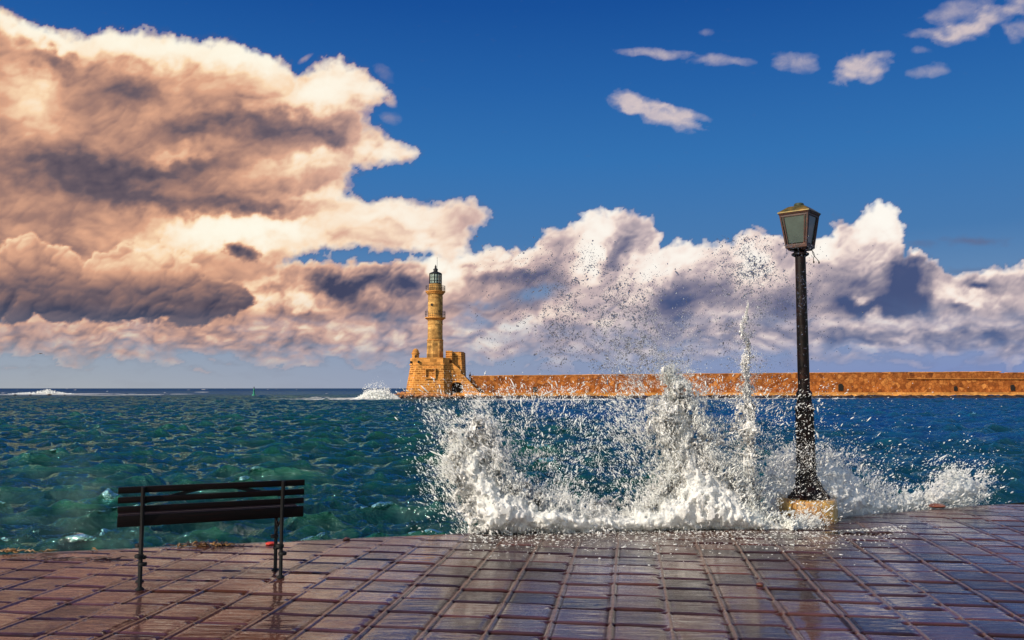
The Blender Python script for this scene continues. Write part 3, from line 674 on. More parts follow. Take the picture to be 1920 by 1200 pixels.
    cup = MB().lathe([(4 * k, z(510)), (4 * k, z(506.5)), (4.7 * k, z(506)), (4.3 * k, z(504.6)), (2.2 * k, z(503.2)), (1.6 * k, z(502.5)), (2.0 * k, z(500.5)), (1.6 * k, z(499)), (.8 * k, z(498.3)), (.9 * k, z(497.4)), (.2 * k, z(496))], (cx, cy, 0), 16).build('cupola', M_IRON, root, 40)
    an = P(819.6, 506, LY + 6); MB().tube([(an.x, cy, z(510)), (an.x, cy, z(482))], .035, 5).build('lightning_rod', M_IRON, root)
build_lighthouse()

# ---------------------------------------------------------------- mole
def build_mole():
    p0 = L(884, 735.5, 184); p1 = at(1960, 736.5, 205); p2 = p1 + (p1 - p0) * .8
    d = (p2 - p0).normalized(); ln = (p2 - p0).length; nrm = Vector((d.y, -d.x, 0))   # towards the camera
    if nrm.y > 0: nrm = -nrm
    root = empty('mole_wall', (p0.x, p0.y, SEA)); rz = math.atan2(d.y, d.x); root.rotation_euler = (0, 0, rz)
    tag(root, 'long orange rubble-stone harbour wall running from the lighthouse to the right edge of the photo', 'harbour wall')
    # local x runs along the mole, local y away from the camera
    def loc_x(px):
        r = ray(px, 730); s = p0; den = r.x * d.y - r.y * d.x; t = (s.x * d.y - s.y * d.x) / den
        return (Vector((r.x * t, r.y * t, 0)) - Vector((s.x, s.y, 0))).length * (1 if px > 884 else -1)
    def loc_z(px, py):
        x = loc_x(px); Yw = p0.y + d.y * x; return at(px, py, Yw).z - SEA
    # upper wall in stretches of slightly different height
    xs = [loc_x(p) for p in (884, 1000, 1240, 1500, 1700, 1878)]
    tops = [loc_z(890, 705.3), loc_z(1000, 704.2), loc_z(1240, 702), loc_z(1500, 699.6), loc_z(1700, 698.4), loc_z(1878, 697.3)]
    zl = loc_z(884, 736.5); pts = []
    N = 260; xe = ln
    tp = lambda x: float(np.interp(x, xs, tops)) if x <= xs[-1] else loc_z(1900, 699.2)
    mb = MB(); grid = np.linspace(0, xe, N); ny = 9
    rs = random.Random(4)
    vs = []
    for i, x in enumerate(grid):
        zt_ = tp(x) + rs.uniform(-.04, .04)
        for k in range(ny):
            t = k / (ny - 1); zz = zl - .3 + (zt_ - zl + .3) * t
            vs.append((x, -.35 * (1 - t) + rs.uniform(-.05, .05), zz))
        vs.append((x, 2.6, zt_)); vs.append((x, 2.6, zl - .3))
    m_ = ny + 2; fs = [(i * m_ + k, (i + 1) * m_ + k, (i + 1) * m_ + k + 1, i * m_ + k + 1) for i in range(N - 1) for k in range(m_ - 1)]
    fs += [tuple(range(m_)), tuple((N - 1) * m_ + k for k in range(m_))[::-1]]
    mb.add(vs, fs).build('wall', M_WALL, root)
    cp = MB()
    for i in range(0, N - 1, 3):
        j = min(i + 3, N - 1)
        if abs(grid[i] - xs[-1]) < 2: continue
        za = tp((grid[i] + grid[j]) / 2); cp.box(((grid[i] + grid[j]) / 2, 1.29, za + .05 + rs.uniform(-.03, .03)), (grid[j] - grid[i] - .03, 2.7, .15))
    cp.build('coping', M_LEDGE, root)
    # string course on the right-hand stretch
    xa = loc_x(1700); MB().box(((xa + xe) / 2, -.15, loc_z(1800, 710.2)), (xe - xa, .5, .16)).build('string_course', M_LEDGE, root)
    # dark niches
    for px, py, w, h in ((1575, 726, 1.1, 1.6), (1790, 728.5, .8, 1.1), (1897, 727, 1.0, 1.4), (1002, 730, .8, 1.1)):
        x = loc_x(px); zz = loc_z(px, py)
        o = []
        for t in np.linspace(0, math.pi, 9): o.append((x + w / 2 * math.cos(t), zz + h * .2 + h * .3 * math.sin(t)))
        o += [(x - w / 2, zz - h / 2), (x + w / 2, zz - h / 2)]
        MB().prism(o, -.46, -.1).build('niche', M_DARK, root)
    # the landing in front of the wall, light stone over dark weed
    mb = MB(); vs = []; xs0 = loc_x(846); N2 = 300; g2 = np.linspace(xs0, xe, N2); zt2 = lambda x: zl + .02
    for x in g2:
        j = rs.uniform(-.12, .12); w = 4.6 + 1.2 * mnoise.noise(Vector((x * .05, 0, 0)))
        vs += [(x, .5, zt2(x)), (x, -w, zt2(x) + rs.uniform(-.03, .02)), (x, -w - .05 + j * .3, zt2(x) - .38), (x, -w - .25 + j, .62 + rs.uniform(-.15, .15))]
    fs = [(i * 4 + k, i * 4 + 4 + k, i * 4 + 5 + k, i * 4 + 1 + k) for i in range(N2 - 1) for k in range(3)]
    mb.add(vs, fs).build('landing', M_LEDGE, root)
    mb = MB(); vs = []
    for x in g2:
        w = 4.6 + 1.2 * mnoise.noise(Vector((x * .05, 0, 0)))
        vs += [(x, -w - .2, .70 + rs.uniform(-.22, .12)), (x, -w - .55 + rs.uniform(-.3, .2), .45), (x, -w - .9 + rs.uniform(-.4, .3), .0), (x, -w - 1.2, -.8)]
    fs = [(i * 4 + k, i * 4 + 4 + k, i * 4 + 5 + k, i * 4 + 1 + k) for i in range(N2 - 1) for k in range(3)]
    mb.add(vs, fs).build('weedy_footing', M_WEED, root)
    return p0, d
build_mole()

def boulder(c, s, seed, mat, name='boulder', sub=3, flat=.7):
    bm = bmesh.new(); bmesh.ops.create_icosphere(bm, subdivisions=sub, radius=1)
    o = Vector((seed * 7.3, seed * 3.1, seed * 1.7)); rr = random.Random(seed)
    sc = Vector((rr.uniform(.8, 1.4), rr.uniform(.7, 1.2), flat * rr.uniform(.7, 1.2)))
    for v in bm.verts:
        n = v.co.normalized(); q = 1 + .35 * mnoise.noise(n * 1.3 + o) + .14 * mnoise.noise(n * 3.4 + o) + .05 * mnoise.noise(n * 8 + o)
        # chipped facets
        for f in range(5):
            fd = Vector((math.sin(seed + f * 2.1), math.cos(seed * 1.3 + f * 1.7), math.sin(seed * .7 + f * 2.9))).normalized()
            q = min(q, .86 / max(n.dot(fd), .2)) if n.dot(fd) > .55 else q
        v.co = Vector((n.x * sc.x, n.y * sc.y, n.z * sc.z)) * q * s
    me = bpy.data.meshes.new(name); bm.to_mesh(me); bm.free(); me.materials.append(mat)
    ob = link(bpy.data.objects.new(name, me)); ob.location = c
    return ob
def build_rocks():
    m = Mat('shore_rock'); c = m.coord(); geo = m.new('NewGeometry'); sp = m.new('SeparateXYZ'); m.link(geo.outputs['Position'], sp.inputs[0])
    n = m.noise(c, .9, 7, .65)
    dry = m.ramp(n, [(.3, (.16, .055, .016)), (.55, (.40, .16, .045)), (.75, (.62, .30, .10))])
    # everything the swell reaches is black with weed
    k = m.maprange(m.math('ADD', sp.outputs[2], m.math('MULTIPLY', n, .8)), SEA + .75, SEA + 1.25)
    m.set(Base_Color=m.mix(k, (.018, .010, .008), dry), Roughness=.8, Normal=m.bump(n, .8, .15))
    spec = [(741, 741, 7), (748, 738, 7), (756, 739, 9), (765, 742, 10), (774, 741, 9), (769, 737, 8), (783, 743, 11), (793, 741, 9), (800, 744, 12), (812, 741, 9), (820, 744, 11), (832, 742, 10),
            (840, 744, 9), (852, 743, 9), (862, 745, 8), (874, 744, 7), (734, 744, 5), (750, 745, 7), (760, 746, 8), (776, 747, 8), (790, 747.5, 8), (806, 748, 8), (822, 748, 8), (838, 747.6, 8), (856, 747, 7), (886, 745, 6)]
    lab = ['westernmost low brown boulder in the foam left of the lighthouse', 'reddish boulder at the seaward corner of the lighthouse rocks']
    for i, (px, py, s) in enumerate(spec):
        Y = 178.5 - (py - 741) * .75; p = at(px, py, Y)
        o = boulder((p.x, Y, max(p.z, SEA + .05)), s * .112 * .62, i + 3, m.m)
        pos = ('by the breaker, left of the lighthouse', 'below the bastion turret', 'below the walled-up window', 'below the archway', 'at the start of the landing')[0 if px < 755 else 1 if px < 785 else 2 if px < 825 else 3 if px < 868 else 4]
        tag(o, ('orange sunlit boulder ' if py < 743.5 else 'dark wet boulder at the waterline ') + pos, 'boulder', 'boulders at the foot of the lighthouse')
    # the reef to the left
    for i, (px, py, s, t) in enumerate([(92, 739, 9, 'tallest'), (28, 741, 5, 'leftmost'), (57, 740.5, 4, 'second smallest'), (121, 740.6, 4, 'rightmost')]):
        g = ground(px, 741.5, SEA); o = boulder((g.x, g.y, SEA + .1), s * g.y / 1600 * .5, 60 + i, m.m, 'reef_rock', flat=.6)
        tag(o, t + ' rock of the reef awash in white surf on the far left', 'rock', 'rocks of the reef in the surf')
build_rocks()

def build_buoy():
    g = ground(476, 742, SEA); k = g.y / 1600; mt = simple('green_buoy_paint', (.02, .22, .13), .5)
    b = empty('channel_buoy', (g.x, g.y, SEA)); tag(b, 'small green channel buoy with a mast far out left of the lighthouse', 'buoy')
    MB().lathe([(1.5 * k, -.2), (3.2 * k, 0), (3.2 * k, 2.2 * k), (2.2 * k, 3 * k)], seg=16).build('float', mt, b, 40)
    MB().lathe([(1.9 * k, 3 * k), (1.1 * k, 11 * k), (1.3 * k, 11.3 * k), (1.3 * k, 12.5 * k), (.5 * k, 13.5 * k)], seg=12).build('tower', mt, b, 40)
    MB().lathe([(.8 * k, 13.4 * k), (.9 * k, 15.5 * k), (.3 * k, 17 * k)], seg=10).build('lantern', M_IRON, b, 40)
build_buoy()

# ---------------------------------------------------------------- people and bird, small and far
def skinned(name, V, E, Rr, mat, parent=None, root=0, sub=1):
    me = bpy.data.meshes.new(name); me.from_pydata(V, E, []); o = link(bpy.data.objects.new(name, me), parent)
    sk = o.modifiers.new('skin', 'SKIN'); sk.use_smooth_shade = True
    for i, r in enumerate(Rr): me.skin_vertices[0].data[i].radius = (r, r) if not isinstance(r, tuple) else r
    for i in range(len(V)): me.skin_vertices[0].data[i].use_root = i == root
    if sub:
        s = o.modifiers.new('subdivision', 'SUBSURF'); s.levels = sub; s.render_levels = sub
    me.materials.append(mat); return o
def cloth(name, col): return simple(name, col, .8, scale=9)
M_SKIN = simple('skin', (.42, .22, .14), .6, scale=12)
def person(loc, rz, label, top, legs, hair, lean=0., stride=.16, armf=.12):
    """feet at loc; about 1.72 m tall; dressed body as one surface, hair, shirt and trousers on it"""
    r = empty('person', loc, rz); tag(r, label, 'person', 'people on the mole')
    def J(x, y, z): return (x, y - lean * max(z - .9, 0), z)
    V = [J(0, 0, .95), J(0, 0, 1.12), J(0, 0, 1.34), J(0, .0, 1.46), J(0, -.01, 1.54), J(0, -.02, 1.63), J(0, -.02, 1.71)]
    E = [(0, 1), (1, 2), (2, 3), (3, 4), (4, 5), (5, 6)]; Q = [(.15, .11), (.13, .10), (.16, .11), (.09, .07), (.05, .05), (.085, .10), (.06, .07)]
    for s in (-1, 1):
        b = len(V); V += [J(s * .10, 0, .90), J(s * .11, -stride * s * .5, .50), J(s * .11, -stride * s, .08), J(s * .12, -stride * s - .13, .04)]
        E += [(0, b), (b, b + 1), (b + 1, b + 2), (b + 2, b + 3)]; Q += [.085, .058, .042, .04]
        b = len(V); V += [J(s * .19, 0, 1.40), J(s * .24, .02, 1.13), J(s * .25, -armf, .90), J(s * .25, -armf - .03, .80)]
        E += [(2, b), (b, b + 1), (b + 1, b + 2), (b + 2, b + 3)]; Q += [.06, .045, .036, .03]
    body = skinned('body', V, E, Q, M_SKIN, r)
    # shirt and trousers as slightly larger sleeves over the same joints
    keep = lambda ids: ([V[i] for i in ids], {j: i for i, j in enumerate(ids)})
    ids = [1, 2, 3, 11, 12, 19, 20] if False else [0, 1, 2, 3, 11, 12, 19, 20]
    vs, mp = keep(ids); skinned('shirt', vs, [(mp[a], mp[b]) for a, b in E if a in mp and b in mp], [(.175, .13), (.155, .12), (.178, .128), (.10, .08), .072, .056, .072, .056], top, r)
    ids = [0, 7, 8, 9, 15, 16, 17]
    vs, mp = keep(ids); skinned('trousers', vs, [(mp[a], mp[b]) for a, b in E if a in mp and b in mp], [(.165, .125), .10, .072, .056, .10, .072, .056], legs, r)
    hd = J(0, .01, 1.70); MB().lathe([(.02, .09), (.07, .075), (.095, .03), (.10, -.02), (.085, -.08), (.05, -.12)], (hd[0], hd[1] + .015, hd[2]), 14).build('hair', hair, r, 60)
    return r
C_DK = cloth('dark_cloth', (.015, .015, .02)); C_WH = cloth('pale_cloth', (.62, .58, .55)); C_BL = cloth('blue_cloth', (.05, .07, .13)); C_BR = cloth('brown_cloth', (.10, .04, .02))
HAIR = simple('dark_hair', (.012, .008, .006), .6)
_b = at(881, 714, 184.6); person((_b.x, 184.6, _b.z + .02), R(40), 'person in black top and pale trousers, higher on the lighthouse stair', C_DK, C_WH, HAIR, lean=.12)
_b = at(886.5, 718, 184.6); person((_b.x, 184.6, _b.z + .02), R(60), 'person in pale top and dark trousers, lower on the lighthouse stair', C_WH, C_DK, HAIR, lean=.10)
_b = at(1382, 737.2, 191.5); person((_b.x, _b.y - 2.2, _b.z + .02), R(15), 'person in dark clothes standing before the mole wall left of the tall water jet', C_DK, C_DK, HAIR)
_b = at(1422, 737.2, 192.3); person((_b.x, _b.y - 2.2, _b.z + .02), R(-30), 'person in a pale top standing before the mole wall right of the tall water jet', C_WH, C_BR, HAIR)

def build_bird():
    c = at(76, 663, 150); m = simple('gull_feathers', (.10, .07, .05), .7); m2 = simple('gull_wings', (.30, .17, .08), .7)
    V = [(0, -.26, .03), (0, -.20, .045), (0, -.10, .02), (0, .05, 0), (0, .18, 0), (0, .30, .01)]
    b = skinned('seabird', V, [(i, i + 1) for i in range(5)], [.012, .035, .05, .075, .05, .02], m); b.location = c; b.rotation_euler = (0, 0, R(80))
    tag(b, 'small dark seabird flying low over the sea at the far left', 'bird')
    for s in (-1, 1):
        mb = MB(); sec = [(.04, 0, .16, .03), (.22, .10, .15, .02), (.42, .05, .11, .012), (.62, -.10, .03, .005)]
        sec = [(x, z + .02 * 0, ch, t) for x, z, ch, t in sec]; vs = []
        for i, (x, z, ch, t) in enumerate(sec):
            y = .0 + .10 * (i == 3) + .02 * i; vs += [(s * x, y - ch / 2, z), (s * x, y, z + t), (s * x, y + ch / 2, z), (s * x, y, z - t * .3)]
        fs = [(i * 4 + k, i * 4 + (k + 1) % 4, i * 4 + 4 + (k + 1) % 4, i * 4 + 4 + k) for i in range(3) for k in range(4)] + [(3, 2, 1, 0), (12, 13, 14, 15)]
        mb.add(vs, fs).build('wing', m2, b, 60)
build_bird()
# ---------------------------------------------------------------- street lamp
def build_lamp():
    c0 = ground(1514, 974); cx, cy = c0.x, c0.y; k = cy / 1600          # metres per pixel of the frame here
    def z(py): return at(1510, py, cy).z
    root = empty('street_lamp', (cx, cy, 0)); tag(root, 'tall dark iron street lamp with a square glazed lantern at the quay edge', 'street lamp')
    iron = Mat('lamp_iron'); c = iron.coord(); n = iron.noise(c, 9, 7, .65); n2 = iron.noise(c, 60, 4)
    iron.set(Base_Color=iron.ramp(n, [(.42, (.003, .003, .0035)), (.62, (.012, .004, .003)), (.76, (.05, .014, .006))]), Roughness=iron.maprange(n2, .3, .7, .3, .55), Normal=iron.bump(n2, .5, .002), Coat_Weight=.04, Coat_Roughness=.2, Specular_IOR_Level=.14)
    rust = Mat('rusty_red_frame'); c = rust.coord(); n = rust.noise(c, 22, 7, .65)
    rust.set(Base_Color=rust.ramp(n, [(.35, (.012, .004, .003)), (.55, (.045, .010, .005)), (.75, (.10, .03, .010))]), Roughness=.55, Normal=rust.bump(n, .5, .003))
    olive = Mat('weathered_roof'); c = olive.coord(); n = olive.noise(c, 12, 7, .65); n2 = olive.noise(c, 60, 4)
    olive.set(Base_Color=olive.ramp(n, [(.35, (.035, .036, .008)), (.52, (.12, .085, .013)), (.72, (.22, .12, .018))]), Roughness=.45, Metallic=.3, Normal=olive.bump(n2, .3, .002))
    # the drum it stands on: a thing of its own
    dr = Mat('yellow_stained_concrete'); c = dr.coord(); n = dr.noise(c, 5, 8, .68, .5); st = dr.noise(dr.coord((9, 9, 1.2)), 1.2, 6, .7)
    col = dr.ramp(n, [(.34, (.13, .045, .012)), (.46, (.46, .22, .035)), (.60, (.66, .40, .085)), (.75, (.74, .56, .22))])
    col = dr.mix(dr.maprange(st, .50, .66, 0, .75), col, (.16, .045, .012)); 
    dr.set(Base_Color=col, Roughness=dr.maprange(n, .3, .7, .25, .6), Normal=dr.bump(n, .8, .02), Coat_Weight=.7, Coat_Roughness=.1)
    zt = z(934); R0 = 53.5 * k
    mb = MB(); seg = 40; prof = [(R0 * 1.01, -.02), (R0 * 1.012, .02), (R0, .05), (R0 * .995, zt * .5), (R0 * .99, zt - .035), (R0 * .965, zt - .008), (R0 * .93, zt), (.02, zt + .004)]
    vs = []
    for r, zz in prof:
        for q in range(seg):
            a = 2 * math.pi * q / seg; f = r * (1 + .018 * mnoise.noise(Vector((math.cos(a) * 2, math.sin(a) * 2, zz * 5))) - (.02 if abs(((q + 3) % 10) - 5) > 4 else 0)); vs.append((f * math.cos(a), f * math.sin(a), zz))
    fs = [(i * seg + q, i * seg + (q + 1) % seg, (i + 1) * seg + (q + 1) % seg, (i + 1) * seg + q) for i in range(len(prof) - 1) for q in range(seg)] + [tuple(range((len(prof) - 1) * seg, len(prof) * seg))]
    d = mb.add(vs, fs).build('lamp_plinth', dr.m, None, 40, (cx, cy, 0)); tag(d, 'low round concrete drum stained yellow and rust under the street lamp', 'plinth')
    # cast base: a flared foot with leaves at the corners, a fluted lower shaft, a ring, a slim upper shaft
    def rz(px_half): return px_half * k
    foot = MB().lathe([(rz(36), zt), (rz(36), zt + .03), (rz(31), zt + .045), (rz(29), zt + .07), (rz(23), zt + .12), (rz(20.5), z(902)), (rz(21.5), z(899)), (rz(21.5), z(896)), (rz(18.5), z(892)), (rz(18), z(872))], seg=24, rot=.1)
    ft = foot.build('foot', iron, root, 35) if False else foot.build('foot', iron.m, root, 35)
    for q in range(4):
        a = R(45 + 90 * q + 12); lf = MB(); dv = Vector((math.cos(a), math.sin(a), 0)); sd = Vector((-dv.y, dv.x, 0))
        prof = [(37, 0, 8), (41, .03, 9), (36, .07, 8), (29, .12, 6.5), (25, .17, 4.5), (24, .22, 2)]
        vs = []
        for r, h, w in prof:
            p = dv * rz(r) + Vector((0, 0, zt + h)); pi = dv * rz(r - 14) + Vector((0, 0, zt + h))
            vs += [p + sd * rz(w * .5), p + dv * rz(2), p - sd * rz(w * .5), pi - sd * rz(w * .6), pi + sd * rz(w * .6)]
        fs = [(i * 5 + j, i * 5 + (j + 1) % 5, i * 5 + 5 + (j + 1) % 5, i * 5 + 5 + j) for i in range(5) for j in range(5)] + [(4, 3, 2, 1, 0), (25, 26, 27, 28, 29)]
        lf.add(vs, fs).build('leaf_bracket', iron.m, ft, 50)
    # fluted shaft
    seg = 48; vs = []; pr = [(17.6, z(872)), (17.2, z(840)), (16.8, z(800)), (16.4, z(770))]
    for r, zz in pr:
        for q in range(seg):
            a = 2 * math.pi * q / seg; f = rz(r) * (1 - .075 * (.5 + .5 * math.cos(a * 12)) ** 2); vs.append((f * math.cos(a), f * math.sin(a), zz))
    fl = MB().add(vs, [(i * seg + q, i * seg + (q + 1) % seg, (i + 1) * seg + (q + 1) % seg, (i + 1) * seg + q) for i in range(3) for q in range(seg)])
    fl.lathe([(rz(18.2), z(874)), (rz(19), z(872)), (rz(18.2), z(869))], seg=24).lathe([(rz(16.4), z(771)), (rz(18), z(769)), (rz(18), z(765)), (rz(15), z(761)), (rz(13.5), z(752)), (rz(13.2), z(742)), (rz(14.4), z(740)), (rz(14.4), z(736)), (rz(11.4), z(732))], seg=24)
    fl.build('fluted_shaft', iron.m, root, 40)
    ztop = z(476)
    MB().lathe([(rz(10.9), z(733)), (rz(10.6), z(650)), (rz(10.0), z(560)), (rz(9.6), ztop)], seg=24).build('shaft', iron.m, root, 40)
    # collar
    MB().lathe([(rz(9.6), z(482)), (rz(13.5), z(480)), (rz(16), z(478.5)), (rz(16), z(475.5)), (rz(12), z(473.5)), (rz(11), z(471)), (rz(17), z(470)), (rz(22), z(468)), (rz(22), z(466.5))], seg=24).build('collar', iron.m, root, 35)
    # lantern: square, widening upwards, turned about 27 degrees
    lan = MB(); ang = R(-40); z0, z1 = z(463), z(404.5); h0, h1 = rz(18.8), rz(26.4)
    def cor(h, zz, i): 
        a = ang + R(45 + 90 * i); return Vector((h * 1.4142 * math.cos(a), h * 1.4142 * math.sin(a), zz))
    def sq(mb, h, za, hb, zb_):
        vs = [cor(h, za, i) for i in range(4)] + [cor(hb, zb_, i) for i in range(4)]
        mb.add(vs, [(i, (i + 1) % 4, (i + 1) % 4 + 4, i + 4) for i in range(4)] + [(3, 2, 1, 0), (4, 5, 6, 7)])
    sq(lan, rz(15.5), z(470), rz(19), z(466)); sq(lan, rz(20.4), z(466), rz(20.8), z(462.2))
    fw = rz(3.6)
    for i in range(4):                                   # corner posts and rails
        a, b = cor(h0, z0, i), cor(h1, z1, i); lan.tube([a, b], fw * .62, 4)
        for (zz, hh, wd) in ((z0 + .014, h0 + .002, .018), (z1 - .014, h1 - .003, .020)):
            p, q = cor(hh, zz, i), cor(hh, zz, (i + 1) % 4); mid = (p + q) / 2; dv = q - p
            lan.box(mid, (dv.length, fw * .7, wd * 1.3), math.atan2(dv.y, dv.x))
        # frame edge beside each post
        for t in (.10, .90):
            pa = cor(h0, z0, i).lerp(cor(h0, z0, (i + 1) % 4), t); pb = cor(h1, z1, i).lerp(cor(h1, z1, (i + 1) % 4), t); lan.tube([pa, pb], fw * .42, 4)
    sq(lan, h1 + rz(2.2), z1, h1 + rz(3.2), z1 + .018)
    lr = lan.build('lantern_frame', rust.m, root)
    gl = Mat('lantern_pane'); c = gl.coord(); n = gl.noise(c, 5, 5, .6)
    gl.set(Base_Color=gl.ramp(n, [(.3, (.014, .038, .040)), (.7, (.045, .088, .085))]), Roughness=.35, Transmission_Weight=.3, Coat_Weight=.35, Coat_Roughness=.06)
    for i in range(4):
        j = (i + 1) % 4; ins = .006
        vs = [cor(h0 - ins, z0 + .03, i), cor(h0 - ins, z0 + .03, j), cor(h1 - ins, z1 - .02, j), cor(h1 - ins, z1 - .02, i)]
        nv = ((vs[1] - vs[0]).cross(vs[3] - vs[0])).normalized() * .004; vs = [v.lerp((vs[0] + vs[2]) / 2, .05) for v in vs]
        vs += [v - nv for v in vs]
        MB().add(vs, [(0, 1, 2, 3), (7, 6, 5, 4), (0, 4, 5, 1), (1, 5, 6, 2), (2, 6, 7, 3), (3, 7, 4, 0)]).build('pane', gl.m, lr)
    rf = MB(); sq(rf, h1 + rz(4.2), z1 + .02, h1 + rz(3.6), z1 + .034); sq(rf, h1 + rz(3.4), z1 + .034, rz(16.5), z(389.5)); sq(rf, rz(16.5), z(389.5), rz(14), z(388.2))
    ro = rf.build('roof', olive.m, root)
    MB().lathe([(rz(5), z(389)), (rz(8), z(388)), (rz(9.2), z(386)), (rz(9.2), z(383.2)), (rz(7.4), z(381.4)), (rz(2), z(380.8))], seg=20).build('cap', simple('cap_green', (.035, .045, .02), .5, scale=30), ro, 40)
    # loose wires hanging beside the collar
    for (a, b, w) in (((20, 469), (27, 491), 3), ((22, 470), (32, 492), -2)):
        p0 = Vector((rz(a[0]), -.02, z(a[1]))); p1 = Vector((rz(b[0]), -.02, z(b[1]))); pts = [p0.lerp(p1, t) + Vector((rz(w) * math.sin(t * 5), 0, 0)) for t in np.linspace(0, 1, 7)]
        MB().tube(pts, .004, 6).lathe([(.002, .012), (.009, .006), (.010, -.012), (.002, -.022)], tuple(pts[-1]), 8).build('loose_wire', iron.m, root, 60)
    return cx, cy
LAMP = build_lamp()

# ---------------------------------------------------------------- bench
def build_bench():
    a = ground(262, 1106); b = ground(526, 1083); d = (b - a); rz = math.atan2(d.y, d.x); span = d.length
    root = empty('park_bench', ((a.x + b.x) / 2, (a.y + b.y) / 2, 0), rz)
    tag(root, 'dark slatted bench seen from behind, facing the sea', 'bench')
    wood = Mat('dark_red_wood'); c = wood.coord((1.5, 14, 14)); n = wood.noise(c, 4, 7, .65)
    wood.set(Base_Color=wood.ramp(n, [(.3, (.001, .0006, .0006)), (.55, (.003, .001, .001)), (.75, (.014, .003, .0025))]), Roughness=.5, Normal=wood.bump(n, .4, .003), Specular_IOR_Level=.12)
    iron = simple('bench_iron', (.002, .0025, .003), .6, .3, scale=30)
    # local x along the bench, +y towards the sea; the back leans towards us
    x0 = -span / 2; la = .0
    k = a.y / 1600
    xl = x0 - 40 * k * 1.05; xr = span / 2 + 38 * k * 1.1
    def zz(py): return at(262, py - 2.5, a.y).z
    for i, (t, bt) in enumerate(((913.5, 925.5), (932.5, 944), (950.5, 962), (967.5, 989))):
        z1, z0 = zz(t), zz(bt); y = .0 - (z1 - .5) * .16
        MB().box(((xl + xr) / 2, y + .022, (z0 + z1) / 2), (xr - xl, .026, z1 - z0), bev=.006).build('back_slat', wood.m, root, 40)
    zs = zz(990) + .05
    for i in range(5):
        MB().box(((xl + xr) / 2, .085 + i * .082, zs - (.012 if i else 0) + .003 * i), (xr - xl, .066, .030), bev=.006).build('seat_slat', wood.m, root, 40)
    for s, x in ((-1, x0), (1, span / 2)):
        fr = MB()
        fr.tube([(x, -.055, zz(914)), (x, -.03, .70), (x, .0, .52), (x, 0, .44)], .0165, 8)
        fr.tube([(x, .0, zs - .028), (x, .44, zs - .022)], .016, 8)
        fr.tube([(x, .03, zs - .06), (x, .20, zs - .14), (x, .40, zs - .05)], .010, 6)
        fo = fr.build('side_frame', iron, root, 40)
        for y in (0, .30):
            lg = MB().tube([(x, y, -.0), (x, y, zs - .02)], .0155, 8)
            for zc in (.20, .265 if y == 0 else .30):
                lg.lathe([(.016, -.016), (.034, -.012), (.036, .0), (.034, .012), (.016, .016)], (x + (-.012 if zc > .25 else .012), y, zc), 10)
            lg.lathe([(.034, 0), (.034, .008), (.018, .022)], (x, y, 0), 12)
            lg.build('leg', iron, root, 40)
        MB().tube([(x, 0, .235), (x, .30, .235)], .009, 6).build('stretcher', iron, fo, 40)
    # flat iron strap arched behind the slats
    st = MB(); pts = []
    w = xr - xl
    for t, h in ((.12, 946), (.25, 938), (.36, 929), (.46, 922), (.56, 921), (.66, 929), (.76, 937), (.88, 945)):
        pts.append((xl + w * t, .045 - (zz(h) - .5) * .16, zz(h) + .004))
    vs = []
    for (x, y, z_) in pts: vs += [(x, y, z_ - .014), (x, y, z_ + .014), (x, y + .008, z_ + .014), (x, y + .008, z_ - .014)]
    n = len(pts); st.add(vs, [(i * 4 + j, i * 4 + (j + 1) % 4, i * 4 + 4 + (j + 1) % 4, i * 4 + 4 + j) for i in range(n - 1) for j in range(4)] + [(3, 2, 1, 0), ((n - 1) * 4, (n - 1) * 4 + 1, (n - 1) * 4 + 2, (n - 1) * 4 + 3)])
    st.build('back_strap', iron, root, 40)
build_bench()

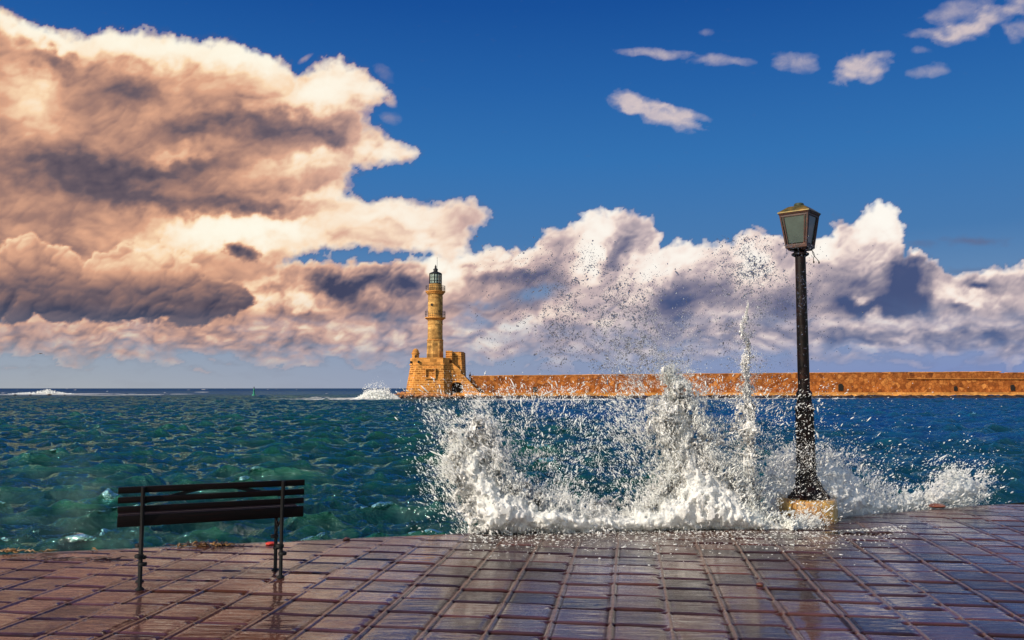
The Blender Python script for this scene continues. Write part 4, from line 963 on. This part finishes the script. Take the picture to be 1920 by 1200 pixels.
# ---------------------------------------------------------------- litter on the paving
def build_litter():
    kelp = simple('kelp', (.035, .014, .007), .35, var=.6, scale=30, coat=.6); kelp2 = simple('yellow_weed', (.20, .10, .028), .5, var=.4, scale=25)
    rr = random.Random(9)
    def clump(name, px, py, wx, wy, n, mats, label, hh=.03, rd=.006, cat='seaweed'):
        g = ground(px, py); mb = MB()
        for i in range(n):
            x, y = rr.gauss(0, wx), rr.gauss(0, wy); a = rr.uniform(-.6, .6) + (math.pi if rr.random() < .5 else 0); pts = []; z_ = .008
            for s in range(6):
                pts.append((x, y, max(.006, z_))); a += rr.uniform(-.7, .7); x += .028 * math.cos(a); y += .018 * math.sin(a); z_ = .006 + abs(rr.gauss(0, hh * .5))
            mb.tube(pts, [rd * .5, rd, rd * 1.3, rd, rd * .9, rd * .3], 5)
        o = mb.build(name, mats, None, 60, (g.x, g.y, 0)); tag(o, label, cat, kind='stuff'); return o
    clump('seaweed', 382, 1023, .13, .025, 46, kelp, 'dark seaweed washed up on the quay edge behind the bench')
    clump('seaweed', 392, 1024, .12, .02, 12, kelp2, 'yellow bits of weed among the dark seaweed behind the bench', rd=.008)
    clump('dead_leaves', 30, 1036, .22, .03, 14, kelp2, 'yellowish weed scraps lying on the quay edge at the far left', rd=.007)
    clump('seaweed', 130, 1048, .30, .03, 26, kelp, 'dark strands of seaweed strewn on the paving left of the bench', hh=.01, rd=.004)
    clump('seaweed', 1640, 1001, .12, .04, 16, kelp, 'brown strands of weed on the paving right of the lamp plinth', hh=.012, rd=.005)
    def lump(px, py, s, name, label, cat, mat, flat=.4, seed=1):
        g = ground(px, py); o = boulder((g.x, g.y, s * flat * .55), s, seed, mat, name, 2, flat); tag(o, label, cat); return o
    lump(508, 1021, .060, 'red_rag', 'small bright red scrap lying by the right bench legs', 'rag', simple('red_cloth', (.45, .03, .015), .6), .35, 3)
    lump(1758, 951, .10, 'stone_fragment', 'flat brown stone lying at the quay edge on the right', 'stone', simple('brown_stone', (.16, .045, .02), .6, coat=.4), .28, 5)
    lump(1425, 1098, .035, 'pebble', 'small round brown pebble on the paving below the lamp', 'pebble', simple('brown_pebble', (.09, .028, .014), .5, coat=.4), .6, 8)
    lump(650, 1012, .035, 'stone_chip', 'small dark stone chip near the quay edge right of the bench', 'stone', simple('dark_chip', (.05, .02, .015), .5, coat=.4), .5, 11)
    # a dark hollow of water right of the lamp plinth
    g = ground(1600, 1000); vs = [(0, 0, .010)]; N = 40
    for i in range(N):
        a = 2 * math.pi * i / N; q = 1 + .22 * mnoise.noise(Vector((math.cos(a) * 1.5, math.sin(a) * 1.5, 4))); vs.append((.40 * q * math.cos(a), .075 * q * math.sin(a), .010))
    pud = Mat('puddle_water'); pud.set(Base_Color=(.010, .004, .006), Roughness=.03, Normal=pud.bump(pud.noise(pud.coord(), 10, 3), .1, .005))
    o = MB().add(vs, [(0, i + 1, (i + 1) % N + 1) for i in range(N)]).build('puddle', pud.m, None, None, (g.x, g.y, 0)); tag(o, 'dark puddle in a hollow of the paving right of the lamp plinth', kind='structure')
build_litter()
# ---------------------------------------------------------------- the breaking wave and its spray
_P3 = np.random.RandomState(21).permutation(1024).astype(np.int32)
_g3 = np.random.RandomState(22).normal(size=(1024, 3)).astype(np.float32); _g3 /= np.linalg.norm(_g3, axis=1, keepdims=True)
def perlin3(x, y, z, seed=0):
    xi, yi, zi = (np.floor(q).astype(np.int32) for q in (x, y, z)); xf, yf, zf = (x - xi).astype(np.float32), (y - yi).astype(np.float32), (z - zi).astype(np.float32)
    f = lambda t: t * t * t * (t * (t * 6 - 15) + 10)
    u, v, w = f(xf), f(yf), f(zf); out = 0
    for a in (0, 1):
        for b in (0, 1):
            hh = _P3[(_P3[(xi + a + seed * 31) & 1023] + yi + b) & 1023]
            for c in (0, 1):
                g = _g3[_P3[(hh + zi + c) & 1023]]
                out = out + (g[..., 0] * (xf - a) + g[..., 1] * (yf - b) + g[..., 2] * (zf - c)) * (u if a else 1 - u) * (v if b else 1 - v) * (w if c else 1 - w)
    return out * 1.5
def fbm3(x, y, z, o=3, seed=0, gain=.5):
    s = 0; a = 1; n = 0
    for k in range(o):
        s = s + a * perlin3(x, y, z, seed + k); n += a; a *= gain; x = x * 2.03 + 1.3; y = y * 2.03 + 4.1; z = z * 2.03 + 2.2
    return s / n

def foam_material():
    m = Mat('sea_foam'); c = m.coord(); n = m.noise(c, 7, 6, .7); g = m.noise(c, 1.6, 3)
    m.set(Base_Color=m.mix(m.maprange(g, .35, .65), (.97, .97, .96), (.92, .95, .92)), Roughness=m.maprange(n, .3, .7, .25, .6), Subsurface_Weight=0., Transmission_Weight=0., IOR=1.33, Normal=m.bump(m.noise(c, 26, 6, .75), .9, .012))
    tr = m.new('BsdfTranslucent'); tr.inputs[0].default_value = (1, 1, .98, 1); mx = m.new('MixShader'); mx.inputs[0].default_value = .42
    m.link(m.b.outputs[0], mx.inputs[1]); m.link(tr.outputs[0], mx.inputs[2]); m.link(mx.outputs[0], m.out.inputs[0])
    return m.m
def water_material():
    m = Mat('water_drops'); m.set(Base_Color=(.74, .71, .67), Roughness=.02, Transmission_Weight=1., IOR=1.33); return m.m
def sheet_material():
    m = Mat('water_sheet'); c = m.coord(); n = m.noise(c, 5, 5, .65)
    m.set(Base_Color=(.92, .92, .90), Roughness=.10, Transmission_Weight=m.maprange(n, .36, .58, .90, .05), IOR=1.33); return m.m
M_FOAM, M_DROP, M_SHEET = foam_material(), water_material(), sheet_material()

# plan of the splash: distance from the eye along its length (the quay edge), by direction
def sp_depth(px, back=False):
    if back: return np.interp(px, [1400, 1570, 1640, 1920], [10.75, 10.95, 11.35, 12.6])
    return np.interp(px, [700, 900, 1300, 1540, 1640], [9.25, 9.5, 9.92, 10.02, 10.5])
def sp_world(px, py, dep):
    """point seen in direction (px, py) at depth dep"""
    x = (px - 960) / 1600 * dep; u = (600 - py) / 1600 * dep
    return x, FWD.y * dep + UP.y * u, EYE + FWD.z * dep + UP.z * u
MAIN = [(900, 1003), (888, 965), (872, 925), (856, 905), (846, 876), (852, 852), (868, 836), (866, 816), (884, 802), (902, 797), (914, 808), (926, 820), (922, 838), (934, 856), (928, 876), (946, 894), (968, 912), (992, 932), (1024, 942), (1060, 944), (1085, 958),
        (1120, 956), (1150, 962), (1190, 950), (1225, 948), (1250, 925), (1266, 895), (1266, 866), (1256, 842), (1252, 815), (1246, 790), (1250, 765), (1258, 745), (1264, 724), (1276, 726), (1286, 748), (1300, 772), (1308, 804), (1318, 836), (1336, 868), (1368, 894), (1396, 925), (1424, 952),
        (1446, 966), (1470, 976), (1500, 980), (1535, 986), (1542, 1003), (1400, 1003), (1200, 1003), (1000, 1003)]
BEHIND = [(1430, 985), (1434, 920), (1442, 882), (1462, 862), (1490, 856), (1530, 860), (1556, 856), (1582, 868), (1602, 892), (1626, 908), (1650, 926), (1690, 932), (1735, 930), (1760, 915), (1780, 900), (1806, 894), (1832, 900), (1842, 912), (1830, 930), (1800, 942), (1740, 955), (1640, 975), (1560, 985)]
HALO = [(884, 1003), (856, 960), (840, 910), (832, 862), (848, 812), (884, 780), (918, 786), (942, 814), (958, 856), (978, 896), (1030, 928), (1100, 930), (1165, 930), (1215, 915), (1205, 860), (1212, 800), (1196, 765), (1222, 725), (1214, 670), (1246, 692), (1265, 670), (1300, 730), (1345, 770), (1360, 840),
        (1372, 800), (1392, 740), (1384, 690), (1398, 640), (1412, 700), (1422, 780), (1428, 860), (1440, 905), (1450, 950), (1500, 975), (1500, 1003)]

def iso(name, P0, P1, sp, thick, back, field, mat, label, cat):
    """surface of a density field sampled over directions and depth, turned into a mesh in space"""
    import openvdb
    px = np.arange(P0[0], P1[0], sp[0], dtype=np.float32); py = np.arange(P0[1], P1[1], sp[1], dtype=np.float32); ww = np.arange(-thick, thick, sp[2], dtype=np.float32)
    D = np.full((len(px), len(py), len(ww)), -1, np.float32)
    U, V = np.meshgrid(px, py, indexing='ij'); act, env = field['env'](U, V); idx = np.argwhere(act)
    ii, jj = idx[:, 0], idx[:, 1]
    for s in range(0, len(idx), 30000):
        i, j = ii[s:s + 30000], jj[s:s + 30000]
        dep = sp_depth(px[i], back)[:, None] + ww[None]
        X, Y, Z = sp_world(px[i][:, None], py[j][:, None], dep)
        f = field['f'](px[i][:, None], py[j][:, None], ww[None], X.astype(np.float32), Y.astype(np.float32), Z.astype(np.float32), [e[i, j][:, None] for e in env])
        a, b = to_ab(X, Y); on = b < edge_b(a)
        f = np.where(on & (Z < -.01), -1, f); f = np.where(Z < SEA - .1, -1, f)
        D[i, j] = f
    D = np.pad(D, 1, constant_values=-1)
    g = openvdb.FloatGrid(-1.0); g.copyFromArray(D)
    pts, quads = g.convertToQuads(isovalue=0.0) if hasattr(g, 'convertToQuads') else (None, None)
    u = P0[0] + (pts[:, 0] - 1) * sp[0]; v = P0[1] + (pts[:, 1] - 1) * sp[1]; w = -thick + (pts[:, 2] - 1) * sp[2]
    X, Y, Z = sp_world(u, v, sp_depth(u, back) + w)
    o = np_mesh(name, np.stack([X, Y, Z], -1), quads[:, ::-1], mat); tag(o, label, cat, kind='stuff'); return o

def soft(u, v, pts, wob=9):
    return poly_sd(u + fbm(u / 22, v / 22, 4, 601) * wob * 1.6, v + fbm(u / 22 + 7, v / 22, 4, 602) * wob * 1.6, pts)

def main_env(U, V):
    e = soft(U, V, MAIN); return e > -14, [e]
def main_f(u, v, w, X, Y, Z, env):
    e = env[0]; T = .14 + .22 * sstep(0, 50, e) + .10 * sstep(900, 990, v)
    n = fbm3(X * 4.8, Y * 4.2, Z * 3.4, 3, 1) ; n2 = fbm3(X * 15, Y * 15, Z * 15, 3, 9, .6)
    return np.clip(e / 17, -1, .95) + n * .55 + n2 * .25 - .74 * sstep(945, 810, v) * (.6 + n) + (.30 - 2.6 * np.abs(perlin3(X * 9, Y * 9, Z * 5.5, 91) )) * .34 + (.25 - 2.2 * np.abs(perlin3(X * 22, Y * 20, Z * 15, 92))) * .18 - (w / T) ** 2 * .8 - .05
def build_main():
    iso('breaking_wave', (800, 690), (1560, 1006), (1.9, 1.9, .0125), .42, False, {'env': main_env, 'f': main_f}, M_FOAM, 'white wall of foam thrown up where the wave breaks on the quay', 'wave')
    def env2(U, V):
        e = soft(U, V, BEHIND); return e > -14, [e]
    def f2(u, v, w, X, Y, Z, env):
        e = env[0]; T = .14 + .22 * sstep(0, 50, e); n = fbm3(X * 4, Y * 4, Z * 4, 3, 31); n2 = fbm3(X * 14, Y * 14, Z * 14, 3, 39, .6)
        return np.clip(e / 22, -1, .85) + n * .9 + n2 * .75 - (w / T) ** 2 * .8 - .05
    iso('wave_surge', (1420, 845), (1856, 1000), (1.9, 1.9, .0125), .42, True, {'env': env2, 'f': f2}, M_FOAM, 'white surge of foam behind the lamp foot and along the edge to its right', 'wave')
    # thin sheets and strands of water torn off the top
    def env3(U, V):
        e = soft(U, V, HALO, 14); c = soft(U, V, MAIN); return e > 0, [e, c]
    def f3(u, v, w, X, Y, Z, env):
        e, c = env; wx = fbm3(X * 3, Y * 3, Z * 3, 2, 71) * .22
        n = perlin3((X + wx) * 9.5, Y * 1.8, (Z + wx) * 7.0, 51) + .35 * perlin3(X * 17, Y * 4, Z * 16, 52); m_ = perlin3(X * 2.4 + 9, Y * 1., Z * 2.2, 53)
        s = .052 * (1.15 - np.abs(w) / .20) + .045 * sstep(-40, 20, c) + m_ * .06 - .010 * sstep(25, 0, e)
        return (s - np.abs(n)) * 6
    iso('water_strands', (790, 600), (1570, 1000), (1.7, 1.7, .017), .22, False, {'env': env3, 'f': f3}, M_SHEET, 'glassy strands and sheets of water torn from the breaking wave', 'wave')
build_main()

# ---- drops
_t = (1 + 5 ** .5) / 2
ICO = np.array([(-1, _t, 0), (1, _t, 0), (-1, -_t, 0), (1, -_t, 0), (0, -1, _t), (0, 1, _t), (0, -1, -_t), (0, 1, -_t), (_t, 0, -1), (_t, 0, 1), (-_t, 0, -1), (-_t, 0, 1)], np.float32); ICO /= np.linalg.norm(ICO[0])
ICF = np.array([(0, 11, 5), (0, 5, 1), (0, 1, 7), (0, 7, 10), (0, 10, 11), (1, 5, 9), (5, 11, 4), (11, 10, 2), (10, 7, 6), (7, 1, 8), (3, 9, 4), (3, 4, 2), (3, 2, 6), (3, 6, 8), (3, 8, 9), (4, 9, 5), (2, 4, 11), (6, 2, 10), (8, 6, 7), (9, 8, 1)], np.int32)
def drops(name, px, py, dep, rad, mat, label, rs, stretch=.5, flow=None):
    n = len(px); X, Y, Z = sp_world(px, py, dep); a, b = to_ab(X, Y)
    ok = Z > np.where(b < edge_b(a), .006, SEA + .02); X, Y, Z, rad = X[ok], Y[ok], Z[ok], rad[ok]; n = len(X)
    ax = rs.normal(size=(n, 3)).astype(np.float32)
    if flow is not None: ax = ax * .38 + np.stack([flow[ok], 0 * X, 0 * X + 1], -1)
    ax = ax.astype(np.float32); ax /= np.linalg.norm(ax, axis=1, keepdims=True)
    st = (rs.gamma(1.2, stretch, n)).astype(np.float32)
    V = ICO[None] * (1 + rs.uniform(-.22, .22, (n, 12, 1)).astype(np.float32)); pr = (V * ax[:, None]).sum(-1, keepdims=True)
    V = (V + pr * ax[:, None] * st[:, None, None]) * rad[:, None, None] + np.stack([X, Y, Z], -1)[:, None]
    F = ICF[None] + (np.arange(n) * 12)[:, None, None]
    o = np_mesh(name, V.reshape(-1, 3), F.reshape(-1, 3), mat); tag(o, label, 'spray', kind='stuff'); return o

def sample(rs, n, fn, box, clump=1.):
    """n directions drawn from a density over the frame"""
    out = []; got = 0
    while got < n:
        u = rs.uniform(box[0], box[2], 60000).astype(np.float32); v = rs.uniform(box[1], box[3], 60000).astype(np.float32)
        p = fn(u, v); c = fbm(u / 13, v / 13, 4, 700, .6); c2 = fbm(u / 60, v / 60, 3, 701)
        p = p * np.clip(.55 + clump * (1.5 * c + 1.2 * c2), 0, 2.2) / 2.2
        k = rs.rand(60000) < p; out.append(np.stack([u[k], v[k]])); got += k.sum()
    return np.concatenate(out, 1)[:, :n]

def flow_of(u, v):
    """sideways lean of the flying water, by direction: outwards in the left fan, upright in the middle"""
    return np.where(u < 1130, (u - 1010) / 190, (u - 1290) / 170) + fbm(u / 30, v / 30, 3, 740) * 1.2
def build_mist():
    rs = np.random.RandomState(91)
    def d(u, v):
        e = poly_sd(u, v, MAIN); e2 = poly_sd(u, v, BEHIND)
        return np.clip(np.where(e > 0, .12, np.exp(-(e / 30) ** 2) * .9) + np.where(e2 > 0, .1, np.exp(-(e2 / 24) ** 2) * .6) + lumps(u, v, [(1250, 700, 60, 60, 0, .7), (1405, 720, 22, 160, 0, .6), (1190, 640, 70, 70, 0, .35), (870, 770, 60, 40, 0, .5), (1350, 860, 70, 80, 0, .5), (1400, 540, 40, 60, 0, .2)]), 0, 1)
    u, v = sample(rs, 70000, d, (790, 480, 1880, 1000), .9)
    rad = np.exp(rs.normal(math.log(.0011), .35, len(u))).clip(.0006, .0026); n = len(u)
    dep = np.where(u > 1560, sp_depth(u, True), sp_depth(u)) + rs.normal(0, .25, n); X, Y, Z = sp_world(u, v, dep); a, b = to_ab(X, Y); ok = Z > np.where(b < edge_b(a), .006, SEA + .05)
    P = np.stack([X, Y, Z], -1)[ok]; r = rad[ok]; n = len(P)
    T = np.array([(1, 1, 1), (1, -1, -1), (-1, 1, -1), (-1, -1, 1)]) * .9
    V = T[None] * rs.uniform(.7, 1.4, (n, 4, 3)) * np.stack([1 + 0 * r, 1 + 0 * r, rs.uniform(1, 3.5, n)], -1)[:, None] * r[:, None, None] + P[:, None]
    o = np_mesh('fine_mist', V.reshape(-1, 3), (np.array([(0, 1, 2), (0, 3, 1), (0, 2, 3), (1, 3, 2)])[None] + (np.arange(n) * 4)[:, None, None]).reshape(-1, 3), M_FOAM, smooth=False)
    tag(o, 'fine white mist hanging about the breaking wave', 'spray', kind='stuff')
build_mist()
def build_spray():
    rs = np.random.RandomState(77)
    # 1: froth clinging to the wave
    def d1(u, v):
        e = poly_sd(u, v, MAIN); return np.where(e > 0, np.exp(-(e / 12) ** 2) * .8 + .05, np.exp(-(e / 14) ** 2) * .95 + .10 * np.exp(-(e / 42) ** 2))
    u, v = sample(rs, 46000, d1, (780, 690, 1600, 1003), 1.1)
    rad = np.exp(rs.normal(math.log(.0029), .52, len(u))).clip(.0014, .011)
    drops('wave_froth', u, v, sp_depth(u) + rs.normal(0, .17, len(u)), rad, M_FOAM, 'white froth flying off the breaking wave at the quay', rs, 1.5, flow_of(u, v))
    def d1b(u, v):
        e = poly_sd(u, v, BEHIND); return np.where(e > 0, np.exp(-(e / 20) ** 2) * .8 + .1, np.exp(-(e / 18) ** 2) * .9 + .05 * np.exp(-(e / 50) ** 2))
    u, v = sample(rs, 13000, d1b, (1410, 780, 1900, 985), 1.)
    rad = np.exp(rs.normal(math.log(.0044), .4, len(u))).clip(.002, .014)
    drops('surge_froth', u, v, sp_depth(u, True) + rs.normal(0, .2, len(u)), rad, M_FOAM, 'white froth flying off the surge right of the lamp', rs, 1.3, (u - 1560) / 160)
    # 2: the veil of white drops before the sea and the mole
    def d2(u, v):
        return np.clip(lumps(u, v, [(890, 880, 70, 90, 0, .22), (880, 800, 50, 45, 0, .26), (1080, 890, 160, 80, 0, .34), (1120, 800, 240, 70, 0, .24), (1250, 850, 80, 120, 0, .38), (1215, 770, 70, 60, 0, .5), (1400, 840, 50, 120, 0, .42), (1340, 900, 100, 60, 0, .42),
                              (1480, 810, 80, 90, 0, .10), (1200, 745, 300, 22, 0, .3), (1590, 860, 90, 50, 0, .12), (1750, 870, 110, 40, 0, .05), (1000, 730, 140, 40, 0, .14), (1520, 900, 60, 90, 0, .05), (1290, 700, 110, 30, 0, .25), (815, 900, 40, 70, 0, .06), (840, 780, 40, 40, 0, .08)]), 0, 1) * sstep(690, 730, v)
    u, v = sample(rs, 38000, d2, (740, 690, 1900, 1000), .8)
    rad = np.exp(rs.normal(math.log(.0020), .60, len(u))).clip(.0009, .0085)
    drops('white_spray', u, v, sp_depth(u) + rs.normal(.1, .35, len(u)), rad, M_FOAM, 'veil of fine white drops in front of the sea and the mole', rs, 1.3, flow_of(u, v))
    # 3: drops high up against the sky
    def d3(u, v):
        return np.clip(lumps(u, v, [(1100, 505, 55, 34, -10, .34), (1085, 560, 100, 50, 30, .34), (1180, 600, 60, 60, 0, .46), (1180, 560, 70, 40, 0, .28), (1110, 620, 110, 50, 0, .28), (1190, 640, 34, 70, 0, .45), (1020, 610, 90, 50, 0, .16), (1230, 680, 60, 30, 0, .5), (1130, 670, 150, 30, 0, .18),
                              (1400, 530, 50, 70, 0, .38), (1402, 560, 12, 120, 0, .75), (1430, 510, 60, 60, 0, .26), (1370, 530, 50, 40, 0, .25), (1350, 600, 20, 40, 0, .2), (1390, 640, 50, 60, 0, .26), (1480, 560, 70, 80, 0, .10), (1500, 590, 60, 100, 0, .05), (1290, 620, 120, 80, 0, .05), (1400, 480, 14, 20, 30, .25), (950, 560, 40, 40, 0, .04)]), 0, 1)
    u, v = sample(rs, 26000, d3, (880, 440, 1640, 725), 1.25)
    rad = np.exp(rs.normal(math.log(.0021), .58, len(u))).clip(.001, .010)
    drops('high_spray', u, v, sp_depth(u) + rs.normal(0, .4, len(u)), rad, M_DROP, 'dark clear drops of spray flung high against the sky', rs, .6)
    # 4: the two jets: ragged columns of water
    for k, (pts, wd, n, lab) in enumerate(((([(1402, 960), (1410, 900), (1404, 830), (1408, 780), (1400, 730), (1396, 690), (1402, 650), (1392, 610), (1404, 560), (1400, 520)], (20, 17, 7, 6, 7, 6, 4, 3, 2, 2), 3000, 'thin ragged jet of water standing left of the street lamp')),
                                       (([(1285, 960), (1270, 880), (1262, 820), (1258, 770), (1266, 730), (1248, 700), (1262, 690)], (38, 34, 28, 22, 16, 11, 7), 4600, 'broad ragged column of water at the middle of the splash')))):
        t = rs.rand(n) ** 1.25 * (.86 if k == 0 else 1); pp = np.array(pts, float); s = np.linspace(0, 1, len(pp)); w = np.interp(t, s, wd)
        cu = np.interp(t, s, pp[:, 0]) + np.sin(t * 40) * 3; cv = np.interp(t, s, pp[:, 1])
        off = rs.normal(0, .5, n) * w; cv = cv + rs.normal(0, 6, n)
        rad = np.exp(rs.normal(math.log(.0052), .5, n)).clip(.0018, .017) * (1.1 - .68 * t)
        drops('water_jet', cu + off, cv, sp_depth(cu) + rs.normal(0, .06, n), rad, M_SHEET if k == 0 else M_FOAM, lab, rs, 1.6, 0 * cu + rs.normal(0, .25, n))
    # water running over the iron post
    n = 140; cu = np.interp(rs.rand(n), [0, 1], [1490, 1536]); cv = rs.uniform(760, 935, n)
    rad = np.exp(rs.normal(math.log(.0045), .4, n)).clip(.002, .012)
    drops('post_spray', cu.astype(np.float32), cv.astype(np.float32), np.full(n, LAMP[1] - .30) + rs.normal(0, .05, n), rad, M_FOAM, 'white drops flying in front of the foot of the street lamp', rs, 1.)
    # the low foam that runs over the edge onto the paving
    n = 16000; u = rs.uniform(895, 1500, n); lo = np.interp(u, [895, 905, 1100, 1300, 1540], [998, 999, 993, 991, 992]) + fbm(u / 30, u * 0, 4, 720) * 7
    v = lo - np.abs(rs.normal(0, 9, n)); rad = np.exp(rs.normal(math.log(.0062), .35, n)).clip(.003, .015)
    g = np.array([tuple(ground(a, b)) for a, b in zip(u, lo)]); dep = g[:, 1] * FWD.y + (g[:, 2] - EYE) * FWD.z + np.abs(rs.normal(0, .05, n))
    drops('running_foam', u.astype(np.float32), v.astype(np.float32), dep, rad, M_FOAM, 'low line of foam running over the quay edge onto the wet paving', rs, .6)
build_spray()
def build_splatter():
    rs = np.random.RandomState(5); n = 2600; u = rs.uniform(880, 1700, n); lo = np.interp(u, [880, 1100, 1300, 1540, 1700], [1004, 998, 996, 998, 985])
    v = lo + np.abs(rs.normal(0, 1, n)) ** 1.3 * 13 * (1 + fbm(u / 40, u * 0, 3, 730)); g = np.array([tuple(ground(a, b)) for a, b in zip(u, v)])
    r = np.exp(rs.normal(math.log(.0038), .5, n)).clip(.0016, .011)
    V = ICO[None] * r[:, None, None] * np.stack([rs.uniform(.8, 2.4, n), rs.uniform(.8, 2.4, n), rs.uniform(.3, .6, n)], -1)[:, None] + (g + [0, 0, .004])[:, None]
    o = np_mesh('foam_splatter', V.reshape(-1, 3), (ICF[None] + (np.arange(n) * 12)[:, None, None]).reshape(-1, 3), M_FOAM); tag(o, 'flecks of foam splattered over the wet paving before the breaking wave', 'spray', kind='stuff')
build_splatter()

# ---- the swell bursting on the rocks by the lighthouse and on the reef
def far_burst(name, pts, Y, n, label, up, seed, r0=.16):
    rs = np.random.RandomState(seed); pp = np.array(pts, float)
    xs = rs.rand(n); u = np.interp(xs, np.linspace(0, 1, len(pp)), pp[:, 0]); top = np.interp(xs, np.linspace(0, 1, len(pp)), pp[:, 1]); bot = np.interp(xs, np.linspace(0, 1, len(pp)), pp[:, 2])
    q = rs.rand(n) ** up; v = bot + (top - bot) * q * (1 + .18 * rs.normal(size=n).clip(-1, 1)); u = u + rs.normal(0, 1.5, n)
    rad = np.exp(rs.normal(math.log(r0), .5, n)) * (1.15 - .8 * q)
    Yd = Y + rs.normal(0, 1.2, n)
    X, Yw, Z = sp_world(u, v, Yd); ok = Z > SEA - .2; X, Yw, Z, rad = X[ok], Yw[ok], Z[ok], rad[ok]; n = len(X)
    V = ICO[None] * (1 + rs.uniform(-.3, .3, (n, 12, 1))) * rad[:, None, None] + np.stack([X, Yw, Z], -1)[:, None]
    o = np_mesh(name, V.reshape(-1, 3), (ICF[None] + (np.arange(n) * 12)[:, None, None]).reshape(-1, 3), M_FOAM); tag(o, label, 'wave', kind='stuff')
far_burst('distant_breaker', [(655, 750, 751.5), (668, 747, 752), (678, 742, 752), (686, 737, 752), (694, 734, 752), (702, 732, 752), (710, 733, 752), (718, 732, 752), (726, 736, 752), (734, 739, 752), (742, 743, 752), (748, 747, 752)], 172, 8500, 'white breaker bursting on the rocks left of the lighthouse', .9, 5, .11)
far_burst('distant_spray', [(680, 726, 740), (694, 716, 740), (708, 710, 740), (722, 720, 740), (732, 730, 744)], 172, 420, 'thin spray above the breaker left of the lighthouse', .7, 6, .07)
far_burst('reef_surf', [(15, 739, 742), (40, 737, 742), (70, 735, 742), (90, 731, 742), (104, 735, 742), (140, 739, 742)], 330, 2600, 'line of white surf over the reef at the far left', 1., 7, .22)
